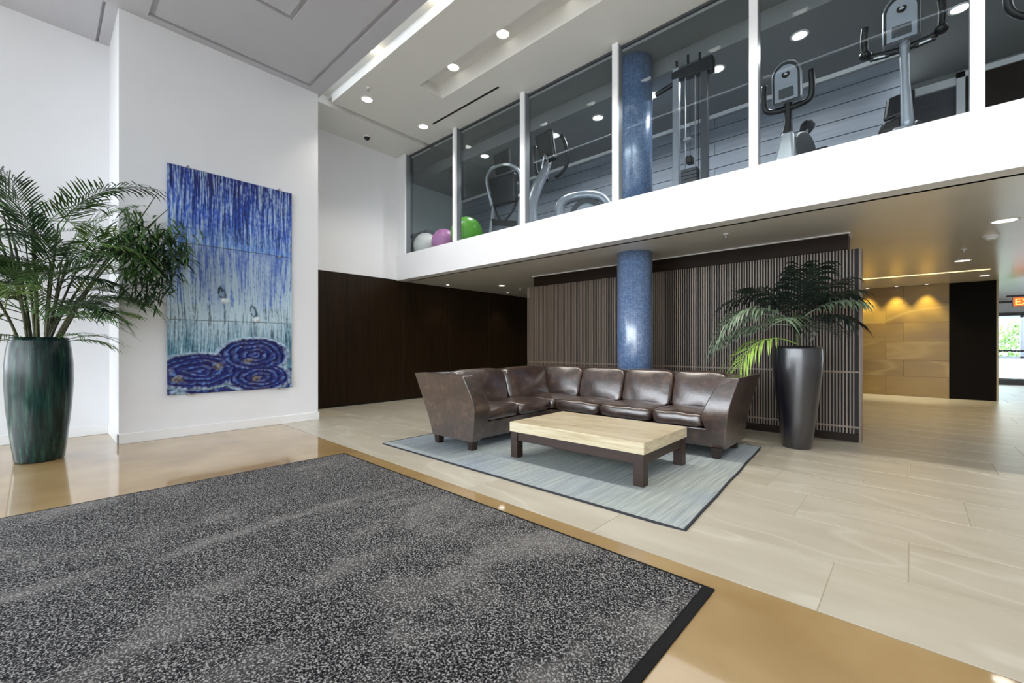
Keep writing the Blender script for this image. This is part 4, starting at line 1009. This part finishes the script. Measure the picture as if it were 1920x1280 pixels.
# upright bikes: console backs face the glass
def arch(cx, z0, w_, hgt, n_=16):
    pts = [(cx-w_/2, z0), (cx-w_/2, z0+hgt-w_*0.55)]
    for k in range(1, n_): a = math.pi*(1-k/n_); pts.append((cx+math.cos(a)*w_/2, z0+hgt-w_*0.55+math.sin(a)*w_*0.55))
    pts += [(cx+w_/2, z0+hgt-w_*0.55), (cx+w_/2, z0)]
    return pts
def bike(loc, rz, label, tall, broad, low=False):
    t = thing('exercise_bike', label, 'exercise bike', loc, rz, 'exercise bikes')
    zc = tall - 0.46
    def plate(w_, h_, z0, y0, y1, lean=0.12):
        p = arch(0, z0, w_, h_)
        f_ = lambda y: [(x, y - (z-zc)*lean, z) for x, z in p][::-1]
        return MB().loft(f_(y1), f_(y0))
    con = obj('console', plate(0.30,0.46,zc,-0.05,0.06), M_silver, t, bevel=0.02)
    obj('console_rim', plate(0.275,0.435,zc,-0.056,-0.05), M_black, con)
    obj('console_cover', plate(0.235,0.40,zc,-0.066,-0.056), mat('console_grey', lin(150,156,166), 0.4, nscale=20, namt=0.05), con, bevel=0.004)
    obj('vent_panel', MB().box(-0.075,0.075,-0.083,-0.074,zc+0.03,zc+0.20), M_gask, con, bevel=0.004)
    obj('emblem_disc', MB().disc((0,-0.103,zc+0.29),0.040,(0,-1,0.12),0.008,24), M_black, con)
    obj('emblem_diamond', MB().add([(-0.022,-0.109,zc+0.29),(0,-0.107,zc+0.268),(0.022,-0.109,zc+0.29),(0,-0.112,zc+0.312),(-0.022,-0.101,zc+0.29),(0,-0.100,zc+0.268),(0.022,-0.101,zc+0.29),(0,-0.103,zc+0.312)],[(0,1,2,3),(7,6,5,4),(0,4,5,1),(1,5,6,2),(2,6,7,3),(3,7,4,0)]), M_steel, con)
    bw = broad
    obj('handlebar', MB().tube([(-bw,-0.02,zc+0.28),(-bw-0.01,0.0,zc+0.12),(-bw*0.93,0.02,zc-0.02),(-0.1,0.04,zc-0.05),(0.1,0.04,zc-0.05),(bw*0.93,0.02,zc-0.02),(bw+0.01,0.0,zc+0.12),(bw,-0.02,zc+0.28)], 0.033, 9, 5), M_black, t, smooth=True)
    if low:
        for s_ in (-1,1):
            obj('elbow_grip', MB().sphere((s_*(bw+0.0),-0.02,zc-0.02),0.055,14,10,(1.0,1.2,0.8)), M_black, t, smooth=True)
            obj('pulse_grip', MB().tube([(s_*0.10,-0.02,zc-0.10),(s_*0.25,-0.03,zc-0.09)], 0.022, 8, 0), M_black, t)
            obj('pulse_plate', MB().tube([(s_*0.13,-0.035,zc-0.10),(s_*0.22,-0.045,zc-0.093)], 0.014, 8, 0), M_steel, t)
        obj('stem', MB().tube([(0.02,0.02,zc+0.02),(0.03,0.05,zc-0.4),(0.05,0.08,0.3)], [0.045,0.04,0.06], 12, 4), M_silver, t, smooth=True)
        obj('saddle', MB().hexa([(-0.20,0.30,0.42),(0.02,0.30,0.42),(0.14,0.75,0.42),(-0.24,0.75,0.42)],[(-0.16,0.32,0.54),(0.0,0.32,0.58),(0.12,0.72,0.62),(-0.16,0.72,0.58)]), M_black, t, bevel=0.03)
        obj('back_pad', MB().hexa([(-0.16,0.72,0.72),(0.12,0.72,0.76),(0.12,0.80,0.76),(-0.16,0.80,0.72)],[(-0.13,0.78,1.0),(0.12,0.78,1.04),(0.12,0.86,1.04),(-0.13,0.86,1.0)]), M_black, t, bevel=0.03)
        obj('seat_post', MB().tube([(-0.03,0.72,0.05),(-0.03,0.76,0.75)], 0.035, 10, 0), M_gask, t)
    else:
        obj('stem', MB().tube([(0,0.04,zc+0.06),(0,0.06,zc-0.2),(-0.02,0.08,zc-0.36)], [0.05,0.042,0.07], 12, 4), M_black, t, smooth=True)
        obj('saddle', MB().tube([(0.1,0.45,0.85),(0.1,0.62,0.88),(0.1,0.78,0.89)], [0.04,0.09,0.11], 12, 4, flat=0.5), M_black, t, smooth=True)
        obj('seat_post', MB().tube([(0.08,0.55,0.3),(0.1,0.64,0.84)], 0.03, 8, 0), M_steel, t)
    obj('drive_cover', MB().hexa([(-0.16,-0.15,0.05),(0.10,-0.15,0.05),(0.16,0.75,0.05),(-0.10,0.75,0.05)],[(-0.07,0.0,0.62 if not low else 0.34),(0.06,0.0,0.62 if not low else 0.34),(0.10,0.45,0.42 if not low else 0.30),(-0.06,0.45,0.42 if not low else 0.30)]), M_silver, t, bevel=0.03)
    obj('flywheel_cover', MB().disc((0.10,0.28,0.42 if not low else 0.24),0.24 if not low else 0.2,(1,-0.35,0),0.12,28), M_gask, t, bevel=0.015)
    for s_ in (-1,1):
        obj('pedal_crank', MB().tube([(0.1+s_*0.12,0.28,0.36),(0.1+s_*0.17,0.22+s_*0.12,0.36+s_*0.05)], 0.018, 8, 0), M_steel, t)
        obj('pedal', MB().box(0.1+s_*0.17-0.02,0.1+s_*0.17+0.09,0.17+s_*0.12,0.27+s_*0.12,0.33+s_*0.05,0.39+s_*0.05), M_black, t, bevel=0.012)
    obj('foot', MB().box(-0.28,0.28,-0.2,-0.1,0,0.06), M_black, t, bevel=0.015); obj('foot', MB().box(-0.28,0.28,0.85,0.95,0,0.06), M_black, t, bevel=0.015)
    return t
bike((-0.98,6.0,FG), 0.0, 'upright exercise bike with arched silver console beside the wide white mullion', 1.42, 0.235)
bike((0.03,6.0,FG), 0.0, 'tall recumbent exercise bike with wide handlebars in the right gallery pane', 1.66, 0.29, low=True)
# vents of the gym ceiling
for i, (x0, x1) in enumerate(((-2.15,-1.87),(-3.84,-3.55),(-5.50,-5.23))):
    t = thing('ceiling_vent', ['small gym ceiling vent right of the blue column','small gym ceiling vent left of the blue column','small gym ceiling vent above the treadmill'][i], 'vent', ((x0+x1)/2, 5.73, 5.55), 0, 'gym ceiling vents')
    obj('frame', MB().box(-(x1-x0)/2-0.015,(x1-x0)/2+0.015,-0.05,0.05,-0.006,0.0), M_gymc, t)
    obj('grille', MB().box(-(x1-x0)/2,(x1-x0)/2,-0.035,0.035,-0.012,-0.006), M_dark, t)
# dark door and cabinet at the right of the gym
t = thing('gym_door', 'dark gym door in a white frame at the right edge', 'door', (1.2, 9.18, FG))
obj('door_frame', MB().box(-0.55,-0.46,-0.04,0.02,0,2.1).box(0.46,0.55,-0.04,0.02,0,2.1).box(-0.55,0.55,-0.04,0.02,2.02,2.1), M_trimw, t)
obj('leaf', MB().box(-0.455,0.455,-0.02,0.02,0,2.015), M_bulk, t)
obj('handle', MB().tube([(-0.38,-0.05,0.95),(-0.26,-0.05,0.95)], 0.012, 8, 0), M_steel, t)

# ------------------------------------------------------------------ passage end: door glazing, exit sign, view out
dr = bpy.data.objects.new('door_1', None); COL.objects.link(dr); dr['kind'] = 'structure'; dr['label'] = 'glazed exit doors at the end of the passage'; dr.location = (2.9, 20.0, 0)
M_dfr = mat('bronze_door_frame', lin(46,40,34), 0.4, nscale=20, namt=0.1)
for (a,b,z0,z1) in ((-1.32,3.0,2.12,2.22),(-1.32,3.0,0.0,0.17)): obj('door_rail', MB().box(a,b,-0.03,0.03,z0,z1), M_dfr, dr)
for x in (-1.3,0.55,2.4): obj('door_stile', MB().box(x-0.03,x+0.03,-0.03,0.03,0.17,2.12), M_trimw, dr)
obj('push_bar', MB().box(-1.27,2.37,-0.07,-0.03,1.02,1.07), M_black, dr)
for (a,b) in ((-1.27,0.52),(0.58,2.37)): obj('pane', MB().box(a,b,-0.004,0.004,0.17,2.12), M_glass, dr)
struct('wall_transom', MB().box(1.58,6.6,20.0,20.1,2.22,2.66), M_white, 'white strip above the exit doors')
struct('trim_2', MB().box(1.6,6.6,19.6,19.75,2.50,2.56), M_dfr, 'dark ceiling strip before the exit doors')
struct('wall_vestibule', MB().box(1.3,6.6,25.0,25.15,0,0.72).box(3.55,6.6,25.0,25.15,0.72,2.7).box(1.3,6.6,25.0,25.15,2.35,2.7).box(1.3,1.6,20.1,25.15,0,2.7), M_white, 'white vestibule wall with a window opening')
vw = bpy.data.objects.new('window_3', None); COL.objects.link(vw); vw['kind'] = 'structure'; vw['label'] = 'vestibule window with trees outside'; vw.location = (2.6,25.0,0.72)
for (a,b,c,d) in ((-0.98,-0.92,0,1.63),(0.86,0.95,0,1.63),(-0.98,0.95,0,0.07),(-0.98,0.95,1.56,1.63)): obj('window_frame', MB().box(a,b,-0.02,0.08,c,d), M_silver, vw)
obj('pane', MB().box(-0.93,0.88,0.03,0.036,0.05,1.58), M_glass, vw)
struct('floor_vestibule', MB().box(1.3,6.6,20.1,25.15,-0.06,0.0), mat('vestibule_floor', lin(190,190,192), 0.4, nscale=4, namt=0.05))
R3 = random.Random(3)
for i, (x,y,z,r) in enumerate(((1.9,27.2,1.3,0.95),(3.9,27.4,1.3,0.95),(5.9,27.6,1.4,0.95),(3.4,31.5,2.6,1.9))):
    t = thing('shrub', ['leafy green shrub outside the vestibule window at left','leafy green shrub outside the vestibule window in the middle','leafy green shrub outside the vestibule window at right','tall leafy tree crown behind the shrubs outside the vestibule'][i], 'shrub', (x,y,-0.12), 0, 'greenery outside')
    mb = MB()
    for k in range(900):
        v = Vector((R3.gauss(0,1),R3.gauss(0,1),R3.gauss(0,1))).normalized()*r*R3.uniform(0.6,1.0); v.z = v.z*z/r*0.9 + z
        if v.z < 0.1: continue
        d = Vector((R3.uniform(-1,1),R3.uniform(-1,1),R3.uniform(-1,0.5))).normalized(); s_ = d.orthogonal().normalized()*0.05; L = 0.16
        mb.add([v, v+d*L*0.5+s_, v+d*L, v+d*L*0.5-s_], [(0,1,2,3)])
    obj('foliage', mb, mat('shrub_leaf', lin(120,160,60), 0.5, nscale=4, namt=0.35), t)
    obj('stem', MB().tube([(0,0,0),(0.05,0,z*0.6),(0,0.05,z)], [0.06,0.05,0.02], 8, 3), M_cane, t)
# exit sign
t = thing('exit_sign', 'orange red EXIT sign hanging from the passage ceiling', 'sign', (2.19, 15.0, 2.10))
obj('housing', MB().box(-0.23,0.23,-0.03,0.03,0,0.22), mat('sign_white', lin(214,196,176), 0.5), t, bevel=0.006)
obj('bracket', MB().box(-0.05,0.05,-0.02,0.02,0.22,ZL-2.10), M_black, t); obj('bracket_arm', MB().box(-0.32,0.0,-0.03,0.03,0.222,0.26), M_black, t)
obj('face', MB().box(-0.22,0.22,-0.036,-0.03,0.01,0.20), mat('sign_red', lin(200,84,30), 0.4, emit=(0.9,0.16,0.03,1), es=0.8), t)
cu = bpy.data.curves.new('exit_text', 'FONT'); cu.body = 'EXIT'; cu.size = 0.2; cu.align_x = 'CENTER'; cu.extrude = 0.003
to = bpy.data.objects.new('exit_text', cu); COL.objects.link(to)
dg = bpy.context.evaluated_depsgraph_get(); tme = bpy.data.meshes.new_from_object(to.evaluated_get(dg))
bpy.data.objects.remove(to)
lt = link('lettering', tme, None, t); tme.materials.clear(); tme.materials.append(mat('sign_letter', lin(255,190,90), 0.4, emit=(1,0.5,0.12,1), es=1.6))
lt.location = (0,-0.039,0.035); lt.rotation_euler = (math.radians(90),0,0)
